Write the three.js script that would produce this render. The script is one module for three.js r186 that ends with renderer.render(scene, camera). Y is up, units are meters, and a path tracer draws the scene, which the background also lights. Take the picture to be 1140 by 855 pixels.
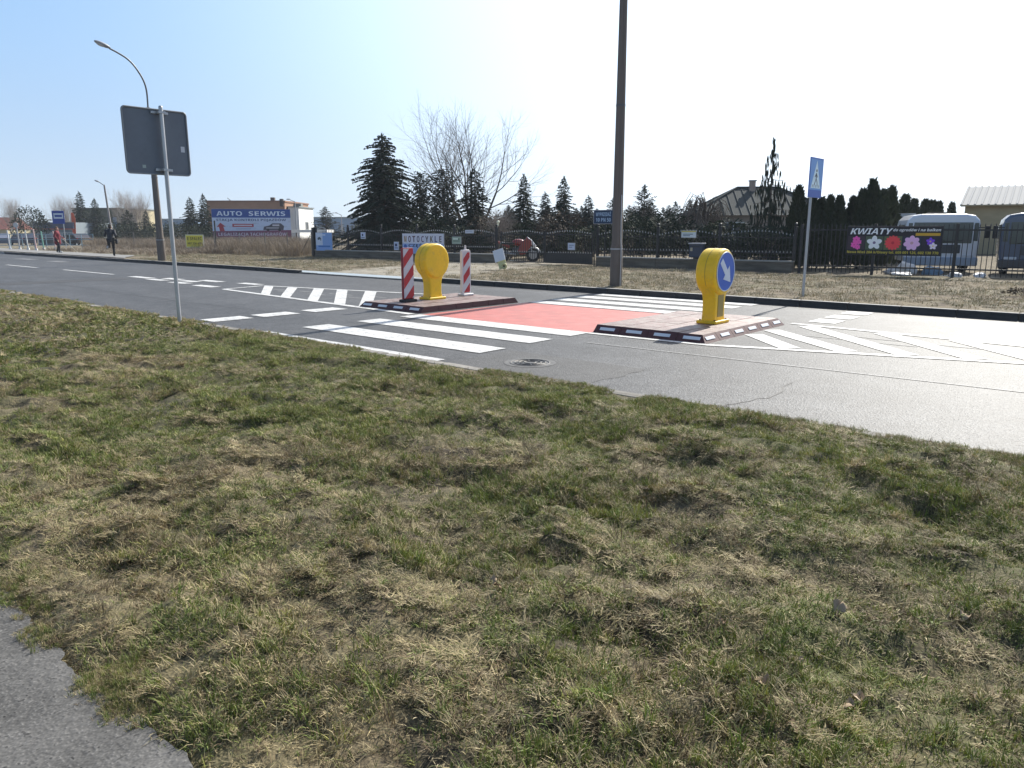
import * as THREE from 'three';
import { mergeGeometries } from 'three/addons/utils/BufferGeometryUtils.js';
import { RoundedBoxGeometry } from 'three/addons/geometries/RoundedBoxGeometry.js';

// ---------------------------------------------------------------- camera, sky, sun, exposure
// Road frame: +X runs along the road to the right, +Z points from the road to the near verge. Units are metres.
const scene = new THREE.Scene();
const camera = new THREE.PerspectiveCamera(54.17, 4 / 3, 0.05, 3000);
const YAW = Math.atan2(0.6564, 0.7544), PITCH = -11.66 * Math.PI / 180;
camera.position.set(0, 1.65, 0);
camera.rotation.order = 'YXZ';
camera.rotation.set(PITCH, YAW, 0);
scene.add(camera);

const SUN_EL = 36.8 * Math.PI / 180;
const SUN = new THREE.Vector3(-0.086 * Math.cos(SUN_EL), Math.sin(SUN_EL), -0.996 * Math.cos(SUN_EL)).normalize();
function skyTexture() {
  const w = 1024, h = 512, data = new Float32Array(w * h * 4);
  for (let j = 0; j < h; j++) {
    const el = ((j + 0.5) / h - 0.5) * Math.PI, ce = Math.cos(el), se = Math.sin(el);
    for (let i = 0; i < w; i++) {
      const a = ((i + 0.5) / w - 0.5) * 2 * Math.PI;
      const g = Math.acos(Math.min(1, Math.max(-1, ce * Math.cos(a) * SUN.x + se * SUN.y + ce * Math.sin(a) * SUN.z)));
      const up = Math.max(el, 0), air = Math.exp(-up / 0.2), high = smooth(0.17, 0.65, up);
      const glow = 0.58 * Math.exp(-Math.pow(g / 0.84, 4)) + 0.5 * Math.exp(-g / 0.25);
      const k = (j * w + i) * 4;
      data[k] = 0.43 * air + (0.145 - 0.10 * high) * (1 - air) + glow;
      data[k + 1] = 0.50 * air + (0.335 - 0.245 * high) * (1 - air) + glow;
      data[k + 2] = 0.56 * air + (0.62 - 0.42 * high) * (1 - air) + glow * 0.97;
      data[k + 3] = 1;
    }
  }
  const t = new THREE.DataTexture(data, w, h, THREE.RGBAFormat, THREE.FloatType);
  t.mapping = THREE.EquirectangularReflectionMapping;
  t.magFilter = t.minFilter = THREE.LinearFilter;
  t.wrapS = THREE.RepeatWrapping;
  t.needsUpdate = true;
  return t;
}
scene.background = skyTexture();
scene.environment = scene.background;
scene.backgroundIntensity = scene.environmentIntensity = 1.0;

const sun = new THREE.DirectionalLight(new THREE.Color(1.0, 0.95, 0.86), 5.0);
sun.position.copy(SUN).multiplyScalar(120);
sun.castShadow = true;
sun.shadow.mapSize.set(4096, 4096);
Object.assign(sun.shadow.camera, { left: -90, right: 40, top: 60, bottom: -60, near: 1, far: 320 });
scene.add(sun, sun.target);

const renderer = new THREE.WebGLRenderer({ antialias: true });
renderer.setSize(1024, 768);
renderer.toneMapping = THREE.LinearToneMapping;
renderer.toneMappingExposure = 1.6;
renderer.shadowMap.enabled = true;
renderer.shadowMap.type = THREE.PCFSoftShadowMap;
scene.fog = new THREE.FogExp2(new THREE.Color(0.80, 0.87, 0.95), 0.0005);

// ---------------------------------------------------------------- helpers
function rng(seed) { let a = seed >>> 0; return () => { a = (a + 0x6D2B79F5) | 0; let t = Math.imul(a ^ (a >>> 15), 1 | a); t = (t + Math.imul(t ^ (t >>> 7), 61 | t)) ^ t; return ((t ^ (t >>> 14)) >>> 0) / 4294967296; }; }
const V = (x, y, z) => new THREE.Vector3(x, y, z);
function lerp(a, b, t) { return a + (b - a) * t; }
function clamp(x, a = 0, b = 1) { return Math.min(b, Math.max(a, x)); }
function smooth(a, b, x) { const t = clamp((x - a) / (b - a)); return t * t * (3 - 2 * t); }
function hash2(i, j, s) { let n = Math.imul(i, 374761393) ^ Math.imul(j, 668265263) ^ Math.imul(s, 2246822519); n = Math.imul(n ^ (n >>> 13), 1274126177); return ((n ^ (n >>> 16)) >>> 0) / 4294967296; }
function vn(x, y, s = 0, per = 0) {            // value noise 0..1, periodic when per > 0
  const i = Math.floor(x), j = Math.floor(y), u = x - i, v = y - j, a = u * u * (3 - 2 * u), b = v * v * (3 - 2 * v);
  const m = per ? (k) => ((k % per) + per) % per : (k) => k;
  const i0 = m(i), i1 = m(i + 1), j0 = m(j), j1 = m(j + 1);
  return lerp(lerp(hash2(i0, j0, s), hash2(i1, j0, s), a), lerp(hash2(i0, j1, s), hash2(i1, j1, s), a), b);
}
const fbm = (x, y, s = 0, o = 4) => { let r = 0, w = 0.5, t = 0; for (let k = 0; k < o; k++) { r += w * vn(x, y, s + k * 7); t += w; x *= 2.03; y *= 2.03; w *= 0.5; } return r / t; };
const toS = (c) => 255 * (c <= 0.0031308 ? c * 12.92 : 1.055 * Math.pow(c, 1 / 2.4) - 0.055);
function mkTex(n, fn, srgb = true) {           // fn(u, v) gives [r, g, b] in linear light, or one number
  const data = new Uint8Array(n * n * 4);
  for (let j = 0; j < n; j++) for (let i = 0; i < n; i++) {
    const c = fn(i / n, j / n), k = (j * n + i) * 4;
    if (typeof c === 'number') data[k] = data[k + 1] = data[k + 2] = clamp(c) * 255;
    else for (let q = 0; q < 3; q++) data[k + q] = srgb ? toS(clamp(c[q])) : clamp(c[q]) * 255;
    data[k + 3] = 255;
  }
  const t = new THREE.DataTexture(data, n, n, THREE.RGBAFormat);
  t.wrapS = t.wrapT = THREE.RepeatWrapping; t.magFilter = THREE.LinearFilter; t.minFilter = THREE.LinearMipmapLinearFilter; t.generateMipmaps = true;
  if (srgb) t.colorSpace = THREE.SRGBColorSpace;
  t.needsUpdate = true; return t;
}
const per = (u, v, cells, s) => vn(u * cells, v * cells, s, cells);
const rgb = (r, g, b) => new THREE.Color().setRGB(r, g, b);
function mat(r, g, b, rough = 0.7, extra = {}) { return new THREE.MeshStandardMaterial({ color: rgb(r, g, b), roughness: rough, ...extra }); }
function tint(seedCol, amp, cells, s) { return mkTex(128, (u, v) => { const n = 1 + amp * ((per(u, v, cells, s) - 0.5) + 0.6 * (per(u, v, cells * 4, s + 1) - 0.5) + 0.4 * (per(u, v, 64, s + 2) - 0.5)); return seedCol.map((c) => c * n); }); }
function grain(r, g, b, rough, amp = 0.35, cells = 4, extra = {}) { return new THREE.MeshStandardMaterial({ color: 0xffffff, map: tint([r, g, b], amp, cells, Math.round((r + g * 3 + b * 7) * 1000)), roughness: rough, ...extra }); }

const used = {};
function numbered(n) { const k = used[n] = (used[n] ?? -1) + 1; return k ? `${n}_${String(k).padStart(3, '0')}` : n; }
function tag(o, label, category, group, kind) { if (label) o.userData.label = label; if (category) o.userData.category = category; if (group) o.userData.group = group; if (kind) o.userData.kind = kind; return o; }
function thing(name, label, category, [x, y, z] = [0, 0, 0], ry = 0, group) { const o = new THREE.Group(); o.name = numbered(name); o.position.set(x, y, z); o.rotation.y = ry; scene.add(o); return tag(o, label, category, group); }
function part(parent, name, geo, material) { const m = new THREE.Mesh(geo, material); m.name = parent === scene ? numbered(name) : name; m.castShadow = m.receiveShadow = true; parent.add(m); return m; }
function flat(g) { return g.index ? g.toNonIndexed() : g; }
const join = (list) => mergeGeometries(list.map(flat));
function put(g, x = 0, y = 0, z = 0, rx = 0, ry = 0, rz = 0) { if (rx || ry || rz) g.applyMatrix4(new THREE.Matrix4().makeRotationFromEuler(new THREE.Euler(rx, ry, rz))); return g.translate(x, y, z); }
function box(w, h, d, x = 0, y = 0, z = 0, ry = 0) { return put(new THREE.BoxGeometry(w, h, d), x, y, z, 0, ry); }
function rbox(w, h, d, r, x = 0, y = 0, z = 0, ry = 0) { return put(new RoundedBoxGeometry(w, h, d, 3, r), x, y, z, 0, ry); }
function rod(a, b, r0, r1 = r0, seg = 8) {
  const d = b.clone().sub(a), L = d.length(), g = new THREE.CylinderGeometry(r1, r0, L, seg, 1);
  g.applyQuaternion(new THREE.Quaternion().setFromUnitVectors(V(0, 1, 0), d.normalize()));
  const c = a.clone().add(b).multiplyScalar(0.5); return g.translate(c.x, c.y, c.z);
}
function tube(pts, r, seg = 24, rs = 8) { return new THREE.TubeGeometry(new THREE.CatmullRomCurve3(pts), seg, r, rs); }
function poly(pts, y = 0) {                    // flat polygon on the ground, corners in (x, z)
  const tri = THREE.ShapeUtils.triangulateShape(pts.map((p) => new THREE.Vector2(p[0], p[1])), []);
  const g = new THREE.BufferGeometry(), pos = [], uv = [];
  for (const t of tri) { const q = t.map((k) => pts[k]); const c = (q[1][0] - q[0][0]) * (q[2][1] - q[0][1]) - (q[1][1] - q[0][1]) * (q[2][0] - q[0][0]); if (c > 0) q.reverse(); for (const p of q) { pos.push(p[0], y, p[1]); uv.push(p[0], p[1]); } }
  g.setAttribute('position', new THREE.Float32BufferAttribute(pos, 3)); g.setAttribute('uv', new THREE.Float32BufferAttribute(uv, 2)); g.computeVertexNormals(); return g;
}
function extrude(pts, depth, bevel = 0) { const g = new THREE.ExtrudeGeometry(new THREE.Shape(pts.map((p) => new THREE.Vector2(p[0], p[1]))), { depth: depth - 2 * bevel, bevelEnabled: bevel > 0, bevelSize: bevel, bevelThickness: bevel, bevelOffset: -bevel, bevelSegments: 3, curveSegments: 24 }); return g.translate(0, 0, bevel); }
function sheet(x0, x1, nx, z0, z1, nz, hf, cf, uvs = 1) {   // height field over (x, z)
  const pos = [], uv = [], col = [], idx = [];
  for (let j = 0; j <= nz; j++) for (let i = 0; i <= nx; i++) {
    const x = lerp(x0, x1, i / nx), z = lerp(z0, z1, j / nz); pos.push(x, hf(x, z), z); uv.push(x * uvs, z * uvs); if (cf) col.push(...cf(x, z));
  }
  for (let j = 0; j < nz; j++) for (let i = 0; i < nx; i++) { const a = j * (nx + 1) + i, b = a + 1, c = a + nx + 1, d = c + 1; idx.push(a, c, b, b, c, d); }
  const g = new THREE.BufferGeometry(); g.setAttribute('position', new THREE.Float32BufferAttribute(pos, 3)); g.setAttribute('uv', new THREE.Float32BufferAttribute(uv, 2));
  if (cf) g.setAttribute('color', new THREE.Float32BufferAttribute(col, 3));
  g.setIndex(idx); g.computeVertexNormals(); return g;
}
class Bag {                                     // loose triangles, as foliage and twigs
  constructor() { this.p = []; }
  tri(a, b, c) { this.p.push(a.x, a.y, a.z, b.x, b.y, b.z, c.x, c.y, c.z); }
  geo() { const g = new THREE.BufferGeometry(); g.setAttribute('position', new THREE.Float32BufferAttribute(this.p, 3)); g.computeVertexNormals(); return g; }
}
function canvasTex(w, h, draw) { const c = document.createElement('canvas'); c.width = w; c.height = h; draw(c.getContext('2d'), w, h); const t = new THREE.CanvasTexture(c); t.colorSpace = THREE.SRGBColorSpace; return t; }
function fit(ctx, text, x, y, w) { ctx.save(); const m = ctx.measureText(text).width; ctx.translate(x, y); ctx.scale(w / m, 1); ctx.fillText(text, 0, 0); ctx.restore(); }
// the plots and houses beyond the road are laid out square to the line of sight: r metres to the right, d metres away
const TOWN = YAW, town = (r, d) => [0.7544 * r - 0.6564 * d, -0.6564 * r - 0.7544 * d];
const groundY = (x, z) => { const d = -0.6564 * x - 0.7544 * z; return 0.14 - 0.95 * smooth(55, 135, d) - 0.0 * d; };

// ---------------------------------------------------------------- setting: ground, road, kerbs, verges, paths
const KN = -5.8, KF = -16.4;                    // road edges (near and far kerb faces)
const asphaltMap = mkTex(1024, (u, v) => {
  const a = per(u, v, 340, 3), b = per(u, v, 170, 4), c = per(u, v, 12, 5), d = per(u, v, 44, 6);
  const k = 0.098 * (0.55 + 0.55 * a * a * 1.6 + 0.35 * (b - 0.5) + 0.22 * (c - 0.5) + 0.25 * (d - 0.5)) + (a > 0.86 ? 0.07 : 0);
  return [k * 1.0, k * 1.01, k * 1.03];
});
const asphaltBump = mkTex(1024, (u, v) => 0.6 * per(u, v, 340, 3) + 0.4 * per(u, v, 170, 4), false);
for (const t of [asphaltMap, asphaltBump]) t.repeat.set(1 / 2.6, 1 / 2.6);
const asphaltM = new THREE.MeshPhysicalMaterial({ map: asphaltMap, bumpMap: asphaltBump, bumpScale: 0.005, roughness: 0.60, specularIntensity: 0.46, vertexColors: true });
const worn = (x, z) => {                        // tyre tracks, patches and repairs in the surface
  const track = Math.exp(-(((z + 7.1) / 0.35) ** 2)) + Math.exp(-(((z + 8.9) / 0.35) ** 2)) + Math.exp(-(((z + 14.0) / 0.3) ** 2)) + Math.exp(-(((z + 15.6) / 0.3) ** 2));
  const k = 0.92 + 0.34 * (fbm(x * 0.12, z * 0.9, 21, 3) - 0.5) + 0.3 * (fbm(x * 0.9, z * 1.4, 22, 3) - 0.5) + 0.08 * track; return [k, k, k * 1.005];
};
const road = part(scene, 'road', join([sheet(-60, 12, 240, KF, KN, 40, () => 0, worn), sheet(-400, -60, 60, KF, KN, 8, () => 0, worn), sheet(12, 120, 30, KF, KN, 8, () => 0, worn)]), asphaltM);
tag(road, null, null, null, 'structure');

const dirtMap = mkTex(512, (u, v) => { const n = 0.75 + 0.6 * (per(u, v, 8, 31) - 0.5) + 0.5 * (per(u, v, 40, 32) - 0.5) + 0.7 * (per(u, v, 160, 33) - 0.5); return [n, n * 0.985, n * 0.96]; });
const dirtBump = mkTex(512, (u, v) => 0.5 * per(u, v, 40, 32) + 0.5 * per(u, v, 160, 33), false);
const farDirt = dirtMap.clone(), farBump = dirtBump.clone(); for (const t of [farDirt, farBump]) t.repeat.set(0.5, 0.5);
const dirtM = new THREE.MeshStandardMaterial({ map: farDirt, bumpMap: farBump, bumpScale: 0.03, roughness: 1, vertexColors: true });
const nearDirt = new THREE.MeshStandardMaterial({ map: dirtMap, bumpMap: dirtBump, bumpScale: 0.006, roughness: 1, vertexColors: true });

// far side: sandy verge, driveway apron, dry lawn, fields to the horizon
const straw = [0.20, 0.16, 0.10], sand = [0.27, 0.235, 0.17], soil = [0.10, 0.075, 0.052], moss = [0.13, 0.13, 0.06], field = [0.19, 0.155, 0.10];
const mix3 = (a, b, t) => [lerp(a[0], b[0], t), lerp(a[1], b[1], t), lerp(a[2], b[2], t)];
function farColour(x, z) {
  const n = fbm(x * 0.5, z * 0.8, 41, 4), m = fbm(x * 1.7, z * 2.4, 47, 3);
  let c = mix3(straw, sand, smooth(0.45, 0.7, n));
  c = mix3(c, moss, 0.55 * smooth(0.5, 0.68, fbm(x * 0.6, z * 0.9, 53, 4)));
  c = mix3(c, soil, 0.75 * smooth(0.58, 0.72, m));
  const drive = smooth(0.7, -0.7, Math.abs(x + 21.6 - (z + 21) * 0.25) - 2.6 + 1.5 * (n - 0.5));
  c = mix3(c, mix3([0.42, 0.395, 0.34], sand, n), drive * smooth(-30, -27.5, z) * 0.9);
  if (z < -27.6) c = mix3(c, field, 0.8);
  return c;
}
const farH = (x, z) => groundY(x, z) + (z > -55 ? 0.05 * (fbm(x * 0.8, z * 0.8, 61, 3) - 0.5) * smooth(KF - 0.2, KF - 1.2, z) : 0) - (z > KF - 0.9 ? 0.03 * smooth(KF - 0.9, KF - 0.2, z) : 0);
const farGround = part(scene, 'ground', join([
  sheet(-60, 12, 288, -28.4, KF - 0.14, 60, farH, farColour), sheet(-60, 12, 72, -120, -28.4, 60, farH, farColour),
  sheet(-420, -60, 90, -120, KF - 0.14, 40, farH, farColour), sheet(12, 160, 30, -120, KF - 0.14, 24, farH, farColour),
  sheet(-1400, 900, 40, -1400, -120, 30, (x, z) => groundY(x, z) - 0.02, farColour)]), dirtM);
tag(farGround, null, null, null, 'structure');
tag(part(scene, 'terrain', join([sheet(-1400, 900, 10, -0.7 + 3.2, 900, 10, () => 0.16, () => [0.2, 0.17, 0.1]), sheet(-1400, -70, 20, KN, 2.5, 2, () => 0.16, () => [0.2, 0.17, 0.1]), sheet(12, 900, 20, KN, 2.5, 2, () => 0.16, () => [0.2, 0.17, 0.1])]), dirtM), null, null, null, 'structure');

// kerbs, stone by stone: one-metre concrete kerbs, lowered across the driveway
const kerbMs = [0.30, 0.34, 0.27].map((k, i) => grain(k, k * 0.97, k * 0.92, 0.85, 0.4, 6 + i));
const lowKerbM = grain(0.13, 0.125, 0.115, 0.95, 0.5, 7), kerbFaceShade = grain(0.055, 0.052, 0.05, 0.9, 0.5, 7), kerbSides = kerbMs.map((m) => [kerbFaceShade, kerbFaceShade, m, m, kerbFaceShade, m]);  // shade on the far kerb's upright faces is put in as near-black colour
const kerbFar = thing('kerb'); tag(kerbFar, null, null, null, 'structure');
const kerbG = rbox(0.985, 0.3, 0.15, 0.014), kerbLow = rbox(0.985, 0.3, 0.15, 0.014);
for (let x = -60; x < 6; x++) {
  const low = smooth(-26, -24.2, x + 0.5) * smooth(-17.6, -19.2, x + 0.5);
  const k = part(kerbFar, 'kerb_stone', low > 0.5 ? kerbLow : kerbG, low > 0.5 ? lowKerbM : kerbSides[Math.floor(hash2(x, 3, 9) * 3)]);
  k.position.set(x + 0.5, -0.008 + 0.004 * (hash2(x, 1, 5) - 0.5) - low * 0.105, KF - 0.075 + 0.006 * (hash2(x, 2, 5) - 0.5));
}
const kerbRest = part(kerbFar, 'kerb_run', join([box(300, 0.3, 0.15, -210, -0.01, KF - 0.075), box(110, 0.3, 0.15, 61, -0.01, KF - 0.075)]), kerbMs[0]); tag(kerbRest, null, null, null, 'stuff');
const nearKerbMs = [0.19, 0.22, 0.16].map((k, i) => grain(k, k * 0.94, k * 0.84, 0.95, 0.7, 5 + i)), kerbNear = thing('kerb'); tag(kerbNear, null, null, null, 'structure');
for (let x = -40; x < 6; x++) { const k = part(kerbNear, 'kerb_stone', kerbG, nearKerbMs[Math.floor(hash2(x, 5, 9) * 3)]); k.position.set(x + 0.5, 0.036 + 0.006 * (hash2(x, 1, 6) - 0.5), KN + 0.075 + 0.006 * (hash2(x, 2, 6) - 0.5)); }
tag(part(kerbNear, 'kerb_run', join([box(360, 0.3, 0.15, -220, 0.03, KN + 0.075), box(110, 0.3, 0.15, 61, 0.03, KN + 0.075)]), kerbMs[0]), null, null, null, 'stuff');

// pavement beyond the road on the left, and the asphalt footpath under the photographer
const pathMap = mkTex(1024, (u, v) => { const a = per(u, v, 300, 71), b = per(u, v, 120, 72), c = per(u, v, 9, 73), e = per(u, v, 30, 74); const k = 0.118 * (0.78 + 0.42 * (a - 0.5) + 0.3 * (b - 0.5) + 0.3 * (c - 0.5) + 0.16 * (e - 0.5)) + (a > 0.9 ? 0.05 : 0) - (b > 0.9 ? 0.06 : 0); return [k * 1.03, k, k * 0.95]; });
const pathBump = mkTex(512, (u, v) => 0.5 * per(u, v, 300, 71) + 0.5 * per(u, v, 120, 72), false);
for (const t of [pathMap, pathBump]) t.repeat.set(1 / 1.6, 1 / 1.6);
const pathM = new THREE.MeshStandardMaterial({ map: pathMap, bumpMap: pathBump, bumpScale: 0.003, roughness: 0.9 });
function ragged(x0, x1, n, zf, zb) { const pts = []; for (let i = 0; i <= n; i++) { const x = lerp(x0, x1, i / n); pts.push([x, zf(x)]); } return [...pts, [x1, zb], [x0, zb]]; }
tag(part(scene, 'path', poly(ragged(-70, 12, 4200, (x) => -0.78 + 0.10 * (fbm(x * 1.6, 3, 81, 4) - 0.5) + 0.055 * (fbm(x * 9, 5, 82, 3) - 0.5) + 0.03 * (fbm(x * 40, 7, 84, 2) - 0.5), 2.5), 0.2), pathM), null, null, null, 'structure');
const paveM = grain(0.21, 0.205, 0.195, 0.9, 0.3, 8);
tag(part(scene, 'pavement', put(poly(ragged(-160, -41, 200, (x) => -18.6 - 0.35 * smooth(-60, -70, x) + 0.3 * (fbm(x * 0.8, 1, 83, 3) - 0.5) + 1.9 * smooth(-45, -41, x), KF - 0.16), 0), 0, 0.185, 0), paveM), null, null, null, 'structure');

// ---------------------------------------------------------------- painted road markings
const paintMap = mkTex(512, (u, v) => { const w = smooth(0.56, 0.74, per(u, v, 26, 91) * 0.3 + per(u, v, 120, 92) * 0.4 + vn(u * 5, v * 44, 94, 440) * 0.3); const k = 0.62 * (1 - 0.22 * per(u, v, 5, 93)) * (1 - 0.6 * w); return [k, k * 0.995, k * 0.97]; });
const paintM = new THREE.MeshStandardMaterial({ map: paintMap, roughness: 0.62, bumpMap: asphaltBump, bumpScale: 0.002 });
const oldPaintMap = mkTex(512, (u, v) => { const w = smooth(0.42, 0.6, per(u, v, 34, 95) * 0.5 + per(u, v, 140, 96) * 0.5); const k = lerp(0.21, 0.09, w); return [k, k, k]; });
const oldPaintM = new THREE.MeshStandardMaterial({ map: oldPaintMap, roughness: 0.7 });
const redMap = mkTex(512, (u, v) => { const n = 1 + 0.2 * (per(u, v, 6, 97) - 0.5) + 0.3 * (per(u, v, 150, 98) - 0.5), d = 0.2 * smooth(0.5, 0.75, per(u, v, 4, 99) * 0.6 + per(u, v, 38, 100) * 0.4); return mix3([0.42 * n, 0.11 * n, 0.092 * n], [0.36 * n, 0.2 * n, 0.17 * n], d); });
const redM = new THREE.MeshStandardMaterial({ map: redMap, roughness: 0.6, bumpMap: asphaltBump, bumpScale: 0.002 });
const mark = (name, pts, y = 0.008, m = paintM) => part(road, name, poly(pts, y), m);
const rect = (x0, x1, z0, z1) => [[x0, z0], [x1, z0], [x1, z1], [x0, z1]];
function band(a, b, w) { const dx = b[0] - a[0], dz = b[1] - a[1], L = Math.hypot(dx, dz), nx = -dz / L * w / 2, nz = dx / L * w / 2; return [[a[0] + nx, a[1] + nz], [b[0] + nx, b[1] + nz], [b[0] - nx, b[1] - nz], [a[0] - nx, a[1] - nz]]; }
mark('red_surface', rect(-11.02, -7.0, -13.18, -9.98), 0.004, redM);
for (const [z0, z1, a, b] of [[-6.62, -6.1, -11.1, -6.9], [-7.83, -7.28, -11.1, -6.92], [-8.97, -8.42, -11.08, -6.98], [-9.95, -9.42, -11.05, -6.98], [-13.72, -13.24, -11.05, -6.95], [-14.62, -14.1, -11.05, -6.95], [-15.5, -15.0, -11.05, -6.9], [-16.3, -15.86, -11.05, -6.85]]) mark('crossing_stripe', rect(a, b, z0, z1));
for (const z of [-6.66, -7.68, -8.82]) mark('yield_block', rect(-13.46, -12.94, z - 0.8, z));
for (const z of [-13.76, -14.6, -15.5]) mark('yield_block', rect(-4.86, -4.38, z - 0.58, z));
// hatched nose left of the islands
const LA = [-19.85, -10.6], LB = [-11.2, -9.86], LC = [-13.3, -13.42], LD = [-20.25, -12.05];
mark('edge_line', band(LA, LB, 0.17), 0.0085); mark('edge_line', band(LC, LD, 0.15), 0.0088); mark('edge_line', band(LD, [LA[0] - 0.05, LA[1]], 0.14), 0.0082);
for (const [n, f] of [[-17.45, -20.0], [-16.4, -19.05], [-15.08, -18.05], [-13.9, -17.2], [-12.9, -16.2]]) {
  const zn = lerp(LA[1], LB[1], (n - LA[0]) / (LB[0] - LA[0])) - 0.02, zf = lerp(LD[1], LC[1], (f - LD[0]) / (LC[0] - LD[0])) + 0.02;
  mark('hatch_bar', [[n - 0.21, zn], [n + 0.21, zn], [f + 0.24, zf], [f - 0.24, zf]]);
}
for (const [x0, x1, z] of [[-18.9, -18.1, -11.55], [-17.8, -17.0, -11.65], [-16.6, -15.6, -11.75], [-15.3, -14.4, -11.85], [-18.3, -17.7, -11.3], [-16.9, -16.2, -11.35], [-15.4, -14.7, -11.4]]) mark('old_line', rect(x0, x1, z - 0.06, z + 0.06), 0.0045, oldPaintM);
// hatched nose right of the islands
const RA = [-4.98, -10.08], RB = [2.4, -12.35], RC = [-4.98, -13.3];
mark('edge_line', band([-7.0, -9.9], [-4.9, -9.98], 0.13), 0.0085); mark('edge_line', band([-4.95, -9.98], RB, 0.15), 0.0084); mark('edge_line', band(RC, RB, 0.15), 0.0088);
for (const [a, b] of [[[-4.9, -11.5], [-3.9, -10.45]], [[-4.9, -12.2], [-3.2, -10.68]], [[-4.65, -13.1], [-2.5, -10.9]], [[-3.4, -13.0], [-1.75, -11.15]], [[-2.3, -12.9], [-1.0, -11.4]], [[-1.2, -12.75], [-0.2, -11.65]]]) mark('hatch_bar', band(a, b, 0.3));
mark('old_line', band([-6.4, -9.05], [3, -9.26], 0.06), 0.0045, oldPaintM);
for (const [x0, x1, z] of [[-4.3, -2.6, -11.9], [-3.4, -1.8, -12.25], [-4.0, -3.0, -12.35]]) mark('old_line', band([x0, z], [x1, z + 0.1], 0.05), 0.0046, oldPaintM);
// dashes on the left
for (const [x0, x1, z, w] of [[-41.3, -37, -11.32, 0.14], [-34.5, -29.5, -11.46, 0.14], [-49, -44.6, -11.2, 0.14], [-57, -52.6, -11.1, 0.14]]) mark('lane_dash', rect(x0, x1, z - w / 2, z + w / 2));
for (const [x0, x1, z] of [[-27.8, -26.2, -11.4], [-25.9, -24.7, -11.18], [-25.9, -24.7, -11.72], [-23.9, -22.8, -11.02], [-24.3, -23.3, -11.55], [-24.0, -22.7, -12.05], [-22.0, -20.8, -10.86], [-21.8, -20.7, -12.2]]) mark('lane_dash', rect(x0, x1, z - 0.17, z + 0.17));
for (const [x0, x1, z] of [[-44.4, -42.3, -14.2], [-49.6, -47, -14.2]]) mark('lane_dash', rect(x0, x1, z - 0.3, z + 0.3), 0.008, oldPaintM);

const patchM = new THREE.MeshStandardMaterial({ map: asphaltMap, bumpMap: asphaltBump, bumpScale: 0.005, roughness: 0.75, color: rgb(0.62, 0.62, 0.63) }), tarM = mat(0.04, 0.04, 0.041, 0.7);
const wobble = (pts, a, sd) => { const out = []; pts.forEach((p, i) => { const q = pts[(i + 1) % pts.length]; for (let k = 0; k < 8; k++) out.push([lerp(p[0], q[0], k / 8) + a * (hash2(i, k, sd) - 0.5), lerp(p[1], q[1], k / 8) + a * (hash2(i, k, sd + 1) - 0.5)]); }); return out; };
mark('repair_patch', wobble(rect(-6.75, -4.6, -7.75, -6.35), 0.08, 7), 0.003, patchM); mark('repair_patch', wobble(rect(-27.5, -26.3, -10.9, -5.85), 0.1, 9), 0.003, patchM);
for (const pts of [[[-30, -8.1], [-24, -8.22], [-17.5, -8.12], [-13.8, -8.25]], [[-24.8, -5.9], [-24.5, -7.2], [-24.75, -8.6], [-24.4, -10.6]], [[-2.9, -5.9], [-3.05, -6.6], [-2.85, -7.3], [-3.0, -8.1]]]) for (let i = 0; i + 1 < pts.length; i++) { const a = pts[i], b = pts[i + 1], n = 6; for (let k = 0; k < n; k++) { const f = (t) => [lerp(a[0], b[0], t) + 0.05 * (hash2(i, Math.round(t * n), 3) - 0.5), lerp(a[1], b[1], t) + 0.07 * (hash2(i, Math.round(t * n), 5) - 0.5)]; mark('tar_seam', band(f(k / n), f((k + 1) / n), 0.018), 0.0035 + 0.0002 * (k % 2), tarM); } }

// manhole cover in the near lane
{
  const t = thing('manhole_cover', 'round cast iron manhole cover in the near lane', 'manhole cover', [-5.93, 0.001, -7.16]); t.scale.set(0.82, 1, 0.82);
  const iron = grain(0.10, 0.095, 0.09, 0.5, 0.5, 8, { metalness: 0.6 });
  const collar = grain(0.11, 0.11, 0.11, 0.9, 0.5, 12);
  part(t, 'collar', put(new THREE.RingGeometry(0.31, 0.40, 40), 0, 0.006, 0, -Math.PI / 2), collar);
  const fr = [[0.285, -0.02], [0.31, -0.02], [0.31, 0.009], [0.29, 0.011], [0.285, -0.02]].map((p) => new THREE.Vector2(...p));
  part(t, 'frame', new THREE.LatheGeometry(fr, 40), iron);
  part(t, 'lid', put(new THREE.CylinderGeometry(0.283, 0.283, 0.02, 40), 0, -0.004, 0), iron);
  for (const r of [0.09, 0.17, 0.24]) part(t, 'rib', put(new THREE.TorusGeometry(r, 0.009, 6, 36), 0, 0.006, 0, Math.PI / 2), iron);
  for (let k = 0; k < 8; k++) part(t, 'rib', box(0.12, 0.014, 0.018, 0, 0, 0).translate(0.17, 0.004, 0).rotateY(k * Math.PI / 4), iron);
}

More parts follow.
